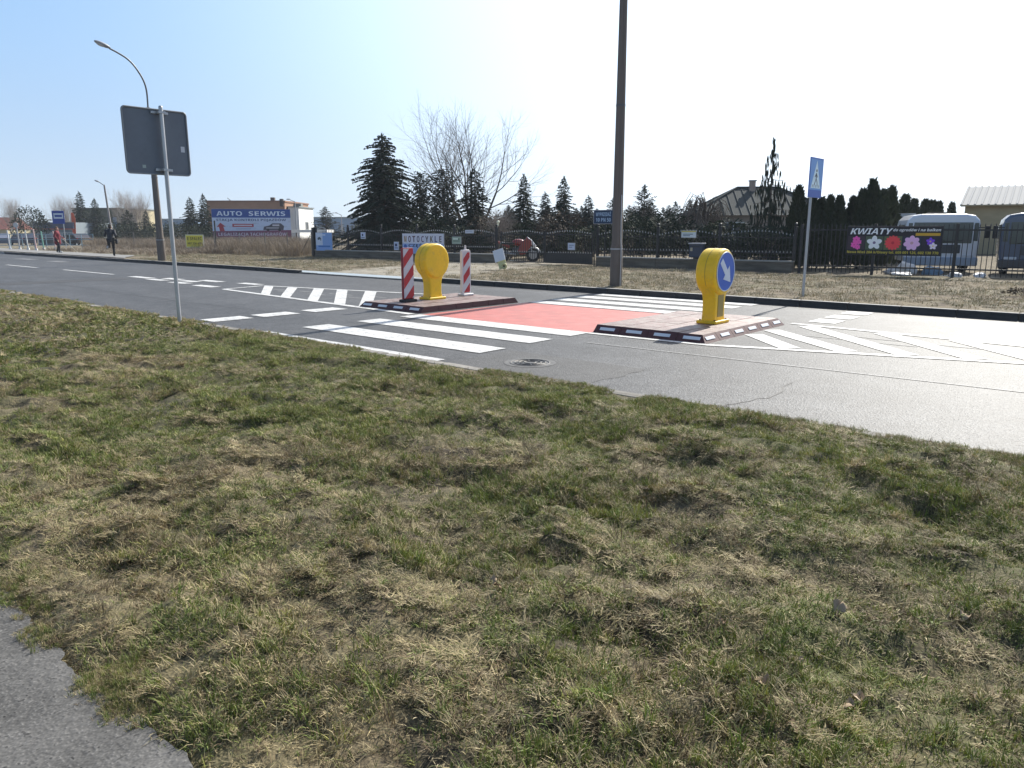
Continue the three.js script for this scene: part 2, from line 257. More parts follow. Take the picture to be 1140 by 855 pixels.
// ---------------------------------------------------------------- traffic islands and what stands on them
const rubberSide = grain(0.085, 0.026, 0.024, 0.6, 0.4, 6);
const rubberTops = [0.19, 0.215, 0.17].map((k, i) => new THREE.MeshStandardMaterial({ map: mkTex(256, (u, v) => { const n = 1 + 0.35 * (per(u, v, 3 + i, 101 + i) - 0.5) + 0.35 * (per(u, v, 24, 111 + i) - 0.5) + 0.35 * (per(u, v, 90, 121 + i) - 0.5); const d = smooth(0.45, 0.75, per(u, v, 7, 131 + i)); return mix3([k * 1.02 * n, k * 0.66 * n, k * 0.6 * n], [0.27 * n, 0.235 * n, 0.21 * n], 0.55 * d); }), roughness: 0.55, bumpMap: asphaltBump, bumpScale: 0.002 }));
const reflM = mat(0.72, 0.73, 0.74, 0.35);
function tileGeo(ox, oz, steep) {                      // half-metre rubber module; the outer edges slope
  const g = new THREE.BoxGeometry(0.492, 0.12, 0.492, 1, 1, 1), p = g.attributes.position;
  for (let i = 0; i < p.count; i++) if (p.getY(i) > 0) { if (ox && Math.sign(p.getX(i)) === ox) p.setX(i, p.getX(i) - ox * (steep ? 0.015 : 0.10)); if (oz && Math.sign(p.getZ(i)) === oz) p.setZ(i, p.getZ(i) - oz * 0.10); }
  g.computeVertexNormals(); return g;
}
const tileCache = {};
function island(label, x0, z0, nx, nz, bare) {  // x0, z0: left and far corner
  const t = thing('traffic_island', label, 'traffic island', [x0, 0, z0], 0, 'rubber refuge islands');
  for (let i = 0; i < nx; i++) for (let j = 0; j < nz; j++) {
    const ox = i === 0 ? -1 : i === nx - 1 ? 1 : 0, oz = j === 0 ? -1 : j === nz - 1 ? 1 : 0, steep = ox !== 0 && ox === bare, key = ox + ',' + oz + steep;
    const r = hash2(i + nx * 7, j, Math.round(x0 * 10)), top = rubberTops[Math.floor(r * 3)];
    const m = part(t, 'rubber_tile', tileCache[key] ??= tileGeo(ox, oz, steep), [rubberSide, rubberSide, top, rubberSide, rubberSide, rubberSide]);
    m.position.set((i + 0.5) * 0.5, 0.061 + 0.006 * (r - 0.5), (j + 0.5) * 0.5);
  }
  const slope = Math.atan2(0.12, 0.1), rg = rbox(0.28, 0.055, 0.006, 0.002);
  const ref = (x, z, turn) => { const m = part(t, 'reflector', rg, reflM); m.rotation.order = 'YXZ'; m.rotation.set(-(Math.PI / 2 - slope), turn, 0); m.position.set(x, 0.066, z); };
  for (let i = 0; i < nx; i++) { ref((i + 0.5) * 0.5, nz * 0.5 - 0.052, 0); ref((i + 0.5) * 0.5, 0.052, Math.PI); }
  for (let j = 0; j < nz; j++) { if (bare !== 1) ref(nx * 0.5 - 0.052, (j + 0.5) * 0.5, Math.PI / 2); if (bare !== -1) ref(0.052, (j + 0.5) * 0.5, -Math.PI / 2); }
  return t;
}
island('maroon rubber island carrying two striped posts and a blank yellow bollard', -13.2, -13.1, 4, 6, 1);
island('maroon rubber island carrying one yellow bollard with blue arrow disc', -7.0, -13.05, 4, 6, -1);

const yellowM = new THREE.MeshPhysicalMaterial({ map: mkTex(256, (u, v) => { const n = 1 + 0.06 * (per(u, v, 4, 141) - 0.5) + 0.08 * (per(u, v, 30, 142) - 0.5), s = smooth(0.56, 0.8, per(u, v, 9, 143) * 0.6 + per(u, v, 60, 144) * 0.4) * 0.28; return mix3([0.98 * n, 0.67 * n, 0.010], [0.55, 0.39, 0.09], s); }), roughness: 0.5, transmission: 0.22, thickness: 0 });
const signBlue = grain(0.02, 0.10, 0.47, 0.4, 0.08, 6), signWhite = mat(0.62, 0.66, 0.72, 0.4), amberM = mat(0.30, 0.22, 0.04, 0.4);
function bollard(label, x, z, face) {            // face +1: the arrow disc looks along +X
  const t = thing('traffic_bollard', label, 'bollard', [x, 0.121, z], face > 0 ? Math.PI / 2 : -Math.PI / 2, 'yellow keep-right bollards');
  // built facing local +z, then turned
  const out = [];                                 // stem with a flare at the foot and rounded shoulders into the head
  const half = [[0.215, 0.03], [0.19, 0.08], [0.175, 0.16], [0.175, 0.3], [0.185, 0.4], [0.21, 0.47], [0.255, 0.54], [0.31, 0.62]];
  for (const [w, y] of half) out.push([w, y]); for (const [w, y] of [...half].reverse()) out.push([-w, y]);
  const stem = extrude(out, 0.24, 0.03).translate(0, 0, -0.12);
  const head = []; for (let k = 0; k < 48; k++) { const a = k / 48 * Math.PI * 2; head.push([0.375 * Math.cos(a), 0.845 + 0.375 * Math.sin(a)]); }
  const drum = extrude(head, 0.35, 0.045).translate(0, 0, -0.175);
  part(t, 'body', join([stem, drum]), yellowM);
  part(t, 'base', rbox(0.50, 0.055, 0.36, 0.02, 0, 0.0275, 0), yellowM);
  const d = part(t, 'sign_disc', put(new THREE.CylinderGeometry(0.31, 0.31, 0.012, 48), 0, 0.85, 0.180, Math.PI / 2), signBlue);
  part(d, 'rim', put(new THREE.TorusGeometry(0.312, 0.009, 6, 48), 0, 0.85, 0.184), signWhite);
  const ar = [[-0.055, 0.25], [0.055, 0.25], [0.055, -0.02], [0.15, -0.02], [0, -0.25], [-0.15, -0.02], [-0.055, -0.02]].map(([a, b]) => { const c = Math.cos(Math.PI / 4), s = Math.sin(Math.PI / 4); return [a * c - b * s, a * s + b * c]; });
  part(d, 'arrow', extrude(ar, 0.003).translate(0, 0.85, 0.1865), signWhite);
  part(t, 'seam', put(new THREE.TorusGeometry(0.3765, 0.004, 5, 60), 0, 0.845, 0), amberM); for (const bx of [-0.2, 0.2]) for (const bz of [-0.13, 0.13]) part(t, 'anchor_bolt', put(new THREE.CylinderGeometry(0.016, 0.016, 0.02, 8), bx, 0.062, bz), rubberSide);
  part(t, 'reflector_panel', rbox(0.20, 0.36, 0.012, 0.004, 0, 0.29, 0.122), amberM);
  part(t, 'bolt', put(new THREE.CylinderGeometry(0.018, 0.018, 0.012, 10), 0.215, 0.57, 0.06, 0, 0, Math.PI / 2), amberM);
  return t;
}
bollard('yellow lollipop bollard with white arrow on blue disc', -5.66, -11.6, 1);
bollard('blank back of yellow lollipop bollard between two striped posts', -12.35, -11.5, -1);

const stripeRed = grain(0.42, 0.018, 0.025, 0.45, 0.2, 6), stripeWhite = grain(0.52, 0.53, 0.55, 0.4, 0.15, 6), plasticWhite = grain(0.62, 0.6, 0.6, 0.5, 0.15, 5), plasticRed = grain(0.25, 0.012, 0.018, 0.55, 0.2, 5);
function clipY(pts, w, h) {                        // clip a polygon to the rectangle |x| < w, 0 < y < h
  const cuts = [[1, 0, w], [-1, 0, w], [0, 1, h], [0, -1, 0]];
  for (const [a, b, c] of cuts) { const o = []; for (let i = 0; i < pts.length; i++) { const p = pts[i], q = pts[(i + 1) % pts.length], fp = a * p[0] + b * p[1] - c, fq = a * q[0] + b * q[1] - c; if (fp <= 0) o.push(p); if (fp * fq < 0) { const s = fp / (fp - fq); o.push([lerp(p[0], q[0], s), lerp(p[1], q[1], s)]); } } pts = o; if (!pts.length) return pts; }
  return pts;
}
function stripedPost(label, x, z, shellM, lug) {
  const t = thing('marker_post', label, 'marker post', [x, 0.121, z], Math.PI / 2, 'striped marker posts on the left island');
  const H = lug ? 1.06 : 1.14, w = 0.145, r = lug ? 0.06 : 0.012, pts = [];
  pts.push([-w, 0.06], [w, 0.06]); for (let k = 0; k <= 6; k++) { const a = k / 6 * Math.PI / 2; pts.push([w - r + r * Math.cos(a), H - r + r * Math.sin(a)]); } for (let k = 0; k <= 6; k++) { const a = Math.PI / 2 + k / 6 * Math.PI / 2; pts.push([-w + r + r * Math.cos(a), H - r + r * Math.sin(a)]); }
  part(t, 'shell', extrude(pts, 0.07, 0.01).translate(0, 0, -0.035), shellM);
  part(t, 'foot', rbox(0.34, 0.055, 0.22, 0.02, 0, 0.0275, 0), lug ? plasticWhite : mat(0.03, 0.03, 0.03, 0.8));
  if (lug) part(t, 'lamp_lug', put(new THREE.CylinderGeometry(0.018, 0.032, 0.11, 12), 0, H + 0.05, 0), plasticWhite);
  const iw = lug ? 0.105 : 0.138, ih = H - (lug ? 0.14 : 0.1);
  for (const side of [1, -1]) {
    const panel = part(t, 'sheeting', extrude(clipY([[-iw, 0], [iw, 0], [iw, ih], [-iw, ih]], iw, ih), 0.003).translate(0, 0.08, 0.0355), stripeWhite);
    const n = 4, pitch = ih / 2.35;
    for (let k = -1; k < n; k++) {
      const y0 = ih - 0.04 - k * pitch - pitch * 0.48; const pg = clipY([[-iw, y0 - iw * 1.1], [iw, y0 + iw * 1.1], [iw, y0 + iw * 1.1 + pitch * 0.5], [-iw, y0 - iw * 1.1 + pitch * 0.5]], iw, ih);
      if (pg.length > 2) part(panel, 'stripe', extrude(pg, 0.002).translate(0, 0.08, 0.0388), stripeRed);
    }
    if (side < 0) panel.rotation.y = Math.PI;
  }
}
stripedPost('red marker post with white diagonal stripes, nearest the zebra crossing', -12.28, -10.72, plasticRed, false);
stripedPost('white-framed red striped marker post with a lug on top', -12.42, -12.62, plasticWhite, true);

// ---------------------------------------------------------------- signs and lamp posts along the road
const galv = grain(0.42, 0.43, 0.44, 0.42, 0.25, 8, { metalness: 0.55 }), signGrey = grain(0.115, 0.135, 0.165, 0.6, 0.12, 4), signEdge = mat(0.2, 0.21, 0.225, 0.5);
{
  const t = thing('road_sign', 'grey back of a square road sign on a galvanised post', 'road sign', [-11.87, 0.18, -5.54]);
  part(t, 'post', put(new THREE.CylinderGeometry(0.031, 0.031, 3.3, 14), 0, 1.62, 0), galv);
  part(t, 'post_cap', put(new THREE.SphereGeometry(0.032, 10, 6), 0, 3.27, 0), galv);
  const sq = []; const W = 0.485, Hh = 0.475, rr = 0.05; for (const [sx, sy, a0] of [[1, 1, 0], [-1, 1, 1], [-1, -1, 2], [1, -1, 3]]) for (let k = 0; k <= 5; k++) { const a = (a0 + k / 5) * Math.PI / 2; sq.push([sx * (W - rr) + rr * Math.cos(a), sy * (Hh - rr) + rr * Math.sin(a)]); }
  const panel = part(t, 'panel', extrude(sq, 0.003).rotateY(Math.PI / 2).translate(-0.085, 2.77, 0.065), signGrey);
  const rim = new THREE.TubeGeometry(new THREE.CatmullRomCurve3(sq.map(([a, b]) => V(0, b, -a)), true, 'catmullrom', 0.05), 160, 0.013, 6, true);
  part(panel, 'rim', rim.translate(-0.074, 2.77, 0.065), signEdge);
  for (const y of [2.36, 3.2]) { part(t, 'clamp', join([box(0.025, 0.035, 0.26, -0.062, y, 0), box(0.075, 0.035, 0.02, -0.03, y, 0.045), box(0.075, 0.035, 0.02, -0.03, y, -0.045), box(0.012, 0.03, 0.11, 0.034, y, 0)]), galv); }
  part(panel, 'sticker', box(0.002, 0.085, 0.06, -0.080, 2.69, -0.33), mat(0.5, 0.52, 0.56, 0.6));
  part(panel, 'sticker', box(0.002, 0.045, 0.05, -0.080, 2.40, 0.29), mat(0.3, 0.36, 0.34, 0.6));
}
{
  const t = thing('crossing_sign', 'blue pedestrian crossing sign on a slim post across the road', 'road sign', [-6.27, 0.14, -17.42]);
  part(t, 'post', put(new THREE.CylinderGeometry(0.03, 0.03, 3.05, 12), -0.04, 1.52, 0), galv);
  const tex = canvasTex(256, 288, (c, w, h) => {
    c.fillStyle = '#1f5fb8'; c.fillRect(0, 0, w, h); c.fillStyle = '#5f97d8'; c.fillRect(10, 8, w - 20, 226);
    c.fillStyle = '#d9ecf2'; c.beginPath(); c.moveTo(128, 16); c.lineTo(222, 222); c.lineTo(34, 222); c.closePath(); c.fill();
    c.fillStyle = '#2b3438'; c.beginPath(); c.arc(132, 92, 11, 0, 7); c.fill();
    c.lineWidth = 17; c.strokeStyle = '#2b3438'; c.beginPath(); c.moveTo(130, 108); c.lineTo(128, 152); c.stroke();
    c.lineWidth = 10; c.beginPath(); c.moveTo(128, 148); c.lineTo(152, 178); c.lineTo(158, 206); c.moveTo(128, 148); c.lineTo(110, 180); c.lineTo(92, 204); c.moveTo(130, 112); c.lineTo(152, 140); c.moveTo(130, 112); c.lineTo(104, 138); c.stroke();
    c.lineWidth = 7; for (let k = 0; k < 5; k++) { c.beginPath(); c.moveTo(60 + k * 33, 216); c.lineTo(70 + k * 30, 196); c.stroke(); }
    c.fillStyle = '#1b52b0'; c.fillRect(0, 238, w, 50);
  });
  const m = new THREE.MeshPhysicalMaterial({ map: tex, roughness: 0.5, transmission: 0.0 });
  part(t, 'panel', rbox(0.012, 0.86, 0.82, 0.004, 0, 2.63, -0.12), signBlue);
  part(t, 'sign_face', put(new THREE.PlaneGeometry(0.80, 0.84), 0.008, 2.63, -0.12, 0, Math.PI / 2), m);
  for (const y of [2.36, 2.9]) part(t, 'clamp', box(0.07, 0.03, 0.1, -0.03, y, 0), galv);
}
const poleM = grain(0.125, 0.105, 0.09, 0.9, 0.5, 5), armM = mat(0.12, 0.12, 0.125, 0.5, { metalness: 0.5 }), lampHouse = mat(0.3, 0.31, 0.33, 0.5), glassy = mat(0.55, 0.56, 0.58, 0.2);
function lampPost(label, x, z, h, rBase, conduit) {
  const t = thing('lamp_post', label, 'lamp post', [x, 0.13, z], 0, 'concrete lamp posts');
  const prof = [[0, 0], [rBase, 0], [rBase * 0.98, 1.05], [rBase * 0.86, 1.12], [rBase * 0.55, h], [0, h]].map((p) => new THREE.Vector2(...p));
  part(t, 'pole', new THREE.LatheGeometry(prof, 12), poleM);
  part(t, 'band', put(new THREE.CylinderGeometry(rBase * 1.005, rBase * 1.005, 0.03, 12), 0, 1.0, 0), galv);
  part(t, 'band', put(new THREE.CylinderGeometry(rBase * 0.76, rBase * 0.76, 0.05, 12), 0, 0.47 * h + 0.6, 0), armM);
  const arm = tube([V(0, h - 0.3, 0), V(0, h + 1.0, 0.03), V(0, h + 1.65, 0.35), V(0, h + 2.02, 0.7), V(0, h + 2.25, 1.15), V(0, h + 2.38, 1.5)], 0.04, 32, 8);
  part(t, 'arm', arm, armM);
  const lamp = part(t, 'lamp_head', put(new THREE.SphereGeometry(1, 16, 10).scale(0.15, 0.09, 0.36), 0, h + 2.5, 1.78, -0.28), lampHouse);
  part(lamp, 'lens', put(new THREE.SphereGeometry(1, 14, 8, 0, Math.PI * 2, Math.PI / 2, Math.PI / 2).scale(0.12, 0.085, 0.22), 0, h + 2.49, 1.85, -0.28), glassy);
  if (conduit) part(t, 'conduit', tube([V(rBase + 0.012, 0.02, 0.06), V(rBase + 0.01, 1.0, 0.06), V(rBase * 0.9 + 0.012, 1.25, 0.06), V(rBase * 0.84, 2.4, 0.05)], 0.013, 20, 6), galv);
  else part(t, 'bracket', rod(V(0, 4.1, 0), V(-0.35, 4.35, 0.25), 0.02), armM);
  return t;
}
lampPost('tall dark lamp post at the far kerb beside the crossing', -11.29, -17.25, 8.6, 0.165, true);
lampPost('lamp post with curved arm rising behind the grey sign', -37.6, -16.95, 7.15, 0.19, false);

// ---------------------------------------------------------------- fences along the plots across the road
const blackM = new THREE.MeshStandardMaterial({ color: rgb(0.022, 0.022, 0.024), roughness: 0.42, metalness: 0.2 }), glintTipM = mat(0.34, 0.34, 0.33, 0.3, { metalness: 0.4 }), wallM = grain(0.15, 0.125, 0.095, 0.9, 0.5, 5), copingM = grain(0.36, 0.34, 0.30, 0.85, 0.3, 6);  // spear tips coloured pale grey to paint in sun glints on the black steel
const FX0 = -35.84, FZ0 = -24.7, FS = -0.081, fenceZ = (x) => FZ0 + FS * (x - FX0), FANG = Math.atan(-FS);
const picketG = join([box(0.018, 1, 0.018, 0, 0.5, 0)]), tipG = put(new THREE.ConeGeometry(0.022, 0.075, 6), 0, 0.037, 0), collarG = new THREE.SphereGeometry(0.02, 6, 4);
function steelFence(label, xs, x1, opts = {}) {        // posts at xs, pickets between; wall below
  const cx = (xs[0] + x1) / 2, t = thing('steel_fence', label, 'fence', [cx, 0.13, fenceZ(cx)], FANG);
  const k = 1 / Math.cos(FANG), base = opts.wall ? 0.42 : 0.1, all = [...xs, x1];
  if (opts.wall) {
    for (let i = 0; i + 1 < all.length; i++) { const a = (all[i] - cx) * k, b = (all[i + 1] - cx) * k; part(t, 'wall_section', rbox(b - a - 0.012, 0.40, 0.26, 0.012, (a + b) / 2, 0.17, 0), wallM); part(t, 'coping', rbox(b - a - 0.01, 0.05, 0.32, 0.012, (a + b) / 2, 0.395, 0), copingM); }
  }
  for (const x of all) { const p = part(t, 'post', rbox(0.1, 1.62 - (opts.wall ? 0.42 : 0), 0.1, 0.008, (x - cx) * k, (opts.wall ? 0.42 : 0) + (1.62 - (opts.wall ? 0.42 : 0)) / 2, 0), blackM); part(p, 'ball', put(new THREE.SphereGeometry(0.06, 10, 8), (x - cx) * k, 1.68, 0), blackM); }
  for (let i = 0; i + 1 < all.length; i++) {
    const a = (all[i] - cx) * k + 0.06, b = (all[i + 1] - cx) * k - 0.06, n = Math.max(2, Math.round((b - a) / 0.125));
    for (const y of [base + 0.1, base + 0.26, 1.22]) part(t, 'rail', box(b - a, 0.03, 0.03, (a + b) / 2, y, 0), blackM);
    for (let q = 0; q <= n; q++) {
      const u = q / n, x = lerp(a, b, u), top = 1.28 + 0.16 * Math.sin(Math.PI * u) * (opts.hollow ? -0.6 : 1) + (opts.hollow ? 0.12 : 0);
      const pk = part(t, 'picket', picketG, blackM); pk.position.set(x, base, 0); pk.scale.y = top - base;
      const tp = part(t, 'picket_tip', tipG, glintTipM); tp.position.set(x, top, 0);
      if (q < n) { const s = part(t, 'short_tip', tipG, glintTipM); s.position.set(x + (b - a) / n / 2, base + 0.28, 0); }
    }
  }
  return t;
}
steelFence('black spear fence with motorcycle board, left of the gate', [-35.8, -33.2, -30.7, -28.2, -25.8], -23.3, { wall: true });
steelFence('black spear fence on a low wall behind the tall lamp post', [-18.05, -15.35, -12.85], -10.12, { wall: true });
{
  const a = -23.1, b = -18.25, cx = (a + b) / 2, t = thing('driveway_gate', 'black double gate of spear pickets between two fence posts', 'gate', [cx, 0.13, fenceZ(cx)], FANG);
  for (const s of [-1, 1]) {
    const x0 = s < 0 ? a - cx + 0.05 : 0.03, x1 = s < 0 ? -0.03 : b - cx - 0.05;
    const leaf = part(t, 'gate_frame', join([box(0.05, 1.34, 0.05, x0, 0.75, 0), box(0.05, 1.34, 0.05, x1, 0.75, 0), box(x1 - x0, 0.05, 0.05, (x0 + x1) / 2, 0.1, 0), box(x1 - x0, 0.04, 0.04, (x0 + x1) / 2, 0.5, 0), box(x1 - x0, 0.04, 0.04, (x0 + x1) / 2, 1.3, 0)]), blackM);
    if (s > 0) part(leaf, 'kick_panel', box(x1 - x0 - 0.06, 0.36, 0.012, (x0 + x1) / 2, 0.3, 0), blackM);
    for (let q = 1; q < 19; q++) { const x = lerp(x0, x1, q / 19), top = 1.3 + 0.12 * Math.sin(Math.PI * q / 19); const pk = part(t, 'picket', picketG, blackM); pk.position.set(x, 0.12, 0); pk.scale.y = top - 0.12; part(t, 'picket_tip', tipG, glintTipM).position.set(x, top, 0); part(t, 'short_tip', tipG, glintTipM).position.set(x + 0.06, 0.52, 0); }
  }
  const lampM = mat(0.7, 0.68, 0.5, 0.3);
  part(t, 'gate_lamp', join([box(0.05, 0.1, 0.05, a - cx - 0.12, 1.72, 0), put(new THREE.SphereGeometry(0.07, 10, 8), a - cx - 0.12, 1.83, 0)]), lampM);
}
// plain bar fence on the right, in front of the parked trucks
const RF0 = V(-9.95, 0.12, -26.9), RF1 = V(2, 0.12, -28.2), RANG = Math.atan2(-(RF1.z - RF0.z), RF1.x - RF0.x);
{
  const L = RF0.distanceTo(RF1), t = thing('bar_fence', 'black upright bar fence with flower banner in front of the trucks', 'fence', RF0.toArray(), RANG), barG = box(0.022, 1.56, 0.022, 0, 0.84, 0), tip2 = put(new THREE.ConeGeometry(0.02, 0.1, 6), 0, 1.67, 0);
  for (let x = 0; x <= L + 0.1; x += 2.36) part(t, 'post', rbox(0.09, 1.7, 0.09, 0.008, x, 0.85, 0), blackM);
  for (const y of [0.28, 1.5]) part(t, 'rail', box(L, 0.05, 0.035, L / 2, y, 0), blackM);
  for (let x = 0.14; x < L; x += 0.14) { part(t, 'picket', barG, blackM).position.x = x; part(t, 'picket_tip', tip2, blackM).position.x = x; }
}
// wire fence along the weedy plot on the left
{
  const pts = [[-36.3, -24.75], [-39.4, -25.2], [-42.0, -25.3], [-45.0, -25.3], [-47.6, -25.0], [-50.4, -24.6], [-54, -24.4], [-58, -24.2], [-62, -24]];
  const t = thing('wire_fence', 'slim posts and wires in front of the weedy plot', 'fence', [pts[0][0], 0.13, pts[0][1]]), steel = mat(0.13, 0.125, 0.12, 0.6);
  const P = pts.map(([x, z]) => V(x - pts[0][0], 0, z - pts[0][1]));
  for (const p of P) part(t, 'post', rod(p.clone(), p.clone().setY(1.35), 0.03, 0.03, 8), steel);
  part(t, 'brace', rod(V(-0.1, 1.2, 0), V(-1.5, 0.05, -0.2), 0.022, 0.022, 6), steel);
  for (let i = 0; i + 1 < P.length; i++) for (const y of [0.1, 0.48, 0.86, 1.28]) part(t, 'wire', rod(P[i].clone().setY(y), P[i + 1].clone().setY(y), 0.004, 0.004, 4), steel);
  const wires = []; for (let i = 0; i + 1 < P.length; i++) { const n = Math.round(P[i].distanceTo(P[i + 1]) / 0.12); for (let k = 1; k < n; k++) { const q = P[i].clone().lerp(P[i + 1], k / n); wires.push(put(new THREE.BoxGeometry(0.004, 1.18, 0.004), q.x, 0.69, q.z)); } }
  tag(part(t, 'mesh_wires', join(wires), steel), null, null, null, 'stuff');
  const g = thing('gate_post', 'thick dark post where wire fence meets the spear fence', 'post', [-35.95, 0.13, -24.65]);
  part(g, 'shaft', rbox(0.16, 1.55, 0.16, 0.012, 0, 0.775, 0), blackM); part(g, 'cap', rbox(0.2, 0.05, 0.2, 0.012, 0, 1.575, 0), blackM);
}
{
  const t = thing('billboard_mast', 'tall dark mast at the edge of the weeds by yellow sign', 'post', [-47.9, 0.13, -25.25]);
  part(t, 'shaft', rod(V(0, 0, 0), V(0, 2.0, 0), 0.05, 0.045, 8), blackM); part(t, 'cap', put(new THREE.SphereGeometry(0.055, 8, 6), 0, 2.02, 0), blackM);
}

// ---------------------------------------------------------------- boards and notices
function board(name, label, cat, [x, y, z], ry, w, h, draw, px = 512, opts = {}) {
  const t = thing(name, label, cat, [x, y, z], ry);
  const ph = Math.max(16, Math.round(px * h / w));
  part(t, 'panel', rbox(w, h, 0.03, 0.006, 0, 0, 0), opts.back ?? mat(0.45, 0.45, 0.46, 0.6));
  const f = part(t, 'print', put(new THREE.PlaneGeometry(w - 0.03, h - 0.03), 0, 0, 0.018), new THREE.MeshStandardMaterial({ map: canvasTex(px, ph, draw), roughness: 0.55 }));
  if (opts.legs) for (const s of opts.legs) part(t, 'leg', rod(V(s * w, -y + opts.ground, -0.06), V(s * w, h / 2, -0.06), opts.legR ?? 0.04, opts.legR ?? 0.04, 8), opts.legM ?? blackM);
  return t;
}
const wash = (c, w, h, s, n = 400, col = '90,90,90') => { const r = rng(s); for (let i = 0; i < n; i++) { c.fillStyle = `rgba(${col},${0.02 + 0.06 * r()})`; c.fillRect(r() * w, r() * h, 2 + r() * w * 0.1, 1 + r() * h * 0.08); } };
{
  const [x, z] = town(-25.4, 75);
  board('billboard', 'large blue and white car service billboard above the weeds', 'billboard', [x, 2.2, z], TOWN + 0.2, 7.35, 2.72, (c, w, h) => {
    c.fillStyle = '#c9d3e6'; c.fillRect(0, 0, w, h); c.fillStyle = '#1c4a96'; c.fillRect(0, 0, w, h * 0.30); c.fillStyle = '#7d3f5b'; c.beginPath(); c.moveTo(0, h * 0.78); c.lineTo(w * 0.55, h * 0.76); c.lineTo(w, h * 0.74); c.lineTo(w, h); c.lineTo(0, h); c.fill();
    c.textBaseline = 'middle'; c.fillStyle = '#dfe8f2'; c.font = `bold ${h * 0.22}px sans-serif`; fit(c, 'AUTO', w * 0.06, h * 0.16, w * 0.33); fit(c, 'SERWIS', w * 0.46, h * 0.16, w * 0.48);
    c.fillStyle = '#26406f'; c.font = `bold ${h * 0.11}px sans-serif`; fit(c, 'STACJA KONTROLI POJAZDÓW', w * 0.05, h * 0.38, w * 0.89);
    c.fillStyle = '#b02a3a'; c.beginPath(); c.moveTo(w * 0.1, h * 0.48); c.lineTo(w * 0.165, h * 0.62); c.lineTo(w * 0.135, h * 0.62); c.lineTo(w * 0.15, h * 0.78); c.lineTo(w * 0.09, h * 0.78); c.lineTo(w * 0.08, h * 0.62); c.lineTo(w * 0.05, h * 0.64); c.fill();
    c.fillStyle = '#a8283c'; c.fillRect(w * 0.25, h * 0.52, w * 0.27, h * 0.11); c.fillStyle = '#e6dfe4'; c.fillRect(w * 0.27, h * 0.555, w * 0.23, h * 0.035); c.fillStyle = '#8a8fa5'; c.fillRect(w * 0.29, h * 0.69, w * 0.19, h * 0.02);
    c.fillStyle = '#4a4652'; c.beginPath(); c.moveTo(w * 0.64, h * 0.74); c.lineTo(w * 0.65, h * 0.62); c.lineTo(w * 0.72, h * 0.58); c.lineTo(w * 0.76, h * 0.5); c.lineTo(w * 0.87, h * 0.5); c.lineTo(w * 0.91, h * 0.6); c.lineTo(w * 0.9, h * 0.74); c.fill();
    c.fillStyle = '#cfcbd0'; c.fillRect(w * 0.76, h * 0.54, w * 0.09, h * 0.06); c.fillRect(w * 0.68, h * 0.65, w * 0.16, h * 0.03); c.fillStyle = '#17151a'; c.beginPath(); c.arc(w * 0.7, h * 0.73, h * 0.05, 0, 7); c.arc(w * 0.85, h * 0.73, h * 0.05, 0, 7); c.fill();
    c.fillStyle = '#d8cdd9'; c.font = `bold ${h * 0.15}px sans-serif`; fit(c, 'LEGALIZACJA TACHOGRAFÓW', w * 0.06, h * 0.89, w * 0.88); wash(c, w, h, 5, 200);
  }, 1024, { legs: [-0.46, -0.2, 0.1, 0.42], ground: -0.3, legR: 0.07 });
}
board('yellow_sign', 'small yellow sign with dark lettering on the wire fence', 'sign', [-49.4, 0.86, -24.55], TOWN - 0.25, 1.38, 0.86, (c, w, h) => { c.fillStyle = '#d9c83e'; c.fillRect(0, 0, w, h); c.strokeStyle = '#e9e2a0'; c.lineWidth = 10; c.strokeRect(5, 5, w - 10, h - 10); c.fillStyle = '#5b4a1c'; c.textBaseline = 'middle'; c.font = `bold ${h * 0.34}px sans-serif`; fit(c, 'E SPALEC', w * 0.08, h * 0.3, w * 0.84); c.font = `bold ${h * 0.22}px sans-serif`; fit(c, '607 226 409', w * 0.1, h * 0.68, w * 0.8); }, 256);
board('fence_board', 'white and pale blue board on the fence beside the big spruce', 'sign', [-34.95, 0.98, -24.62], TOWN - 0.35, 1.05, 0.98, (c, w, h) => { c.fillStyle = '#8fb0e0'; c.fillRect(0, 0, w, h); c.fillStyle = '#d5dcea'; c.fillRect(0, 0, w * 0.42, h * 0.7); c.fillStyle = '#4a5a63'; c.beginPath(); c.ellipse(w * 0.2, h * 0.32, w * 0.1, h * 0.07, -0.5, 0, 7); c.fill(); c.fillRect(w * 0.28, h * 0.3, w * 0.05, h * 0.14); c.fillStyle = '#4d7dbf'; c.fillRect(w * 0.14, h * 0.72, w * 0.74, h * 0.09); c.fillStyle = '#eef1f8'; c.fillRect(w * 0.1, h * 0.1, w * 0.5, h * 0.05); }, 256);
board('fence_board', 'white board with red and black lettering behind the left bollard', 'sign', [-27.65, 0.95, -25.18], FANG, 2.75, 0.98, (c, w, h) => {
  c.fillStyle = '#dcdae4'; c.fillRect(0, 0, w, h); c.fillStyle = '#9fb6e2'; c.fillRect(0, h * 0.5, w, h * 0.5); c.textBaseline = 'middle'; c.font = `bold ${h * 0.42}px sans-serif`;
  const word = 'MOTOCYKLE', cols = ['#9a7440', '#5a3a4a', '#5a2a3a', '#4a3a5a', '#6a4a6a', '#5c4a4a', '#6a5a3c', '#4a4a7a', '#5a4a5a']; for (let i = 0; i < 9; i++) { c.fillStyle = cols[i]; fit(c, word[i], w * (0.035 + i * 0.106), h * 0.27, w * 0.075); }
  c.fillStyle = '#26324e'; c.font = `bold ${h * 0.2}px sans-serif`; fit(c, 'CZĘŚCI', w * 0.14, h * 0.6, w * 0.5); c.fillStyle = '#3a64b0'; c.beginPath(); c.arc(w * 0.07, h * 0.65, h * 0.11, 0, 7); c.fill(); c.fillRect(w * 0.84, h * 0.68, w * 0.09, h * 0.2);
}, 512);
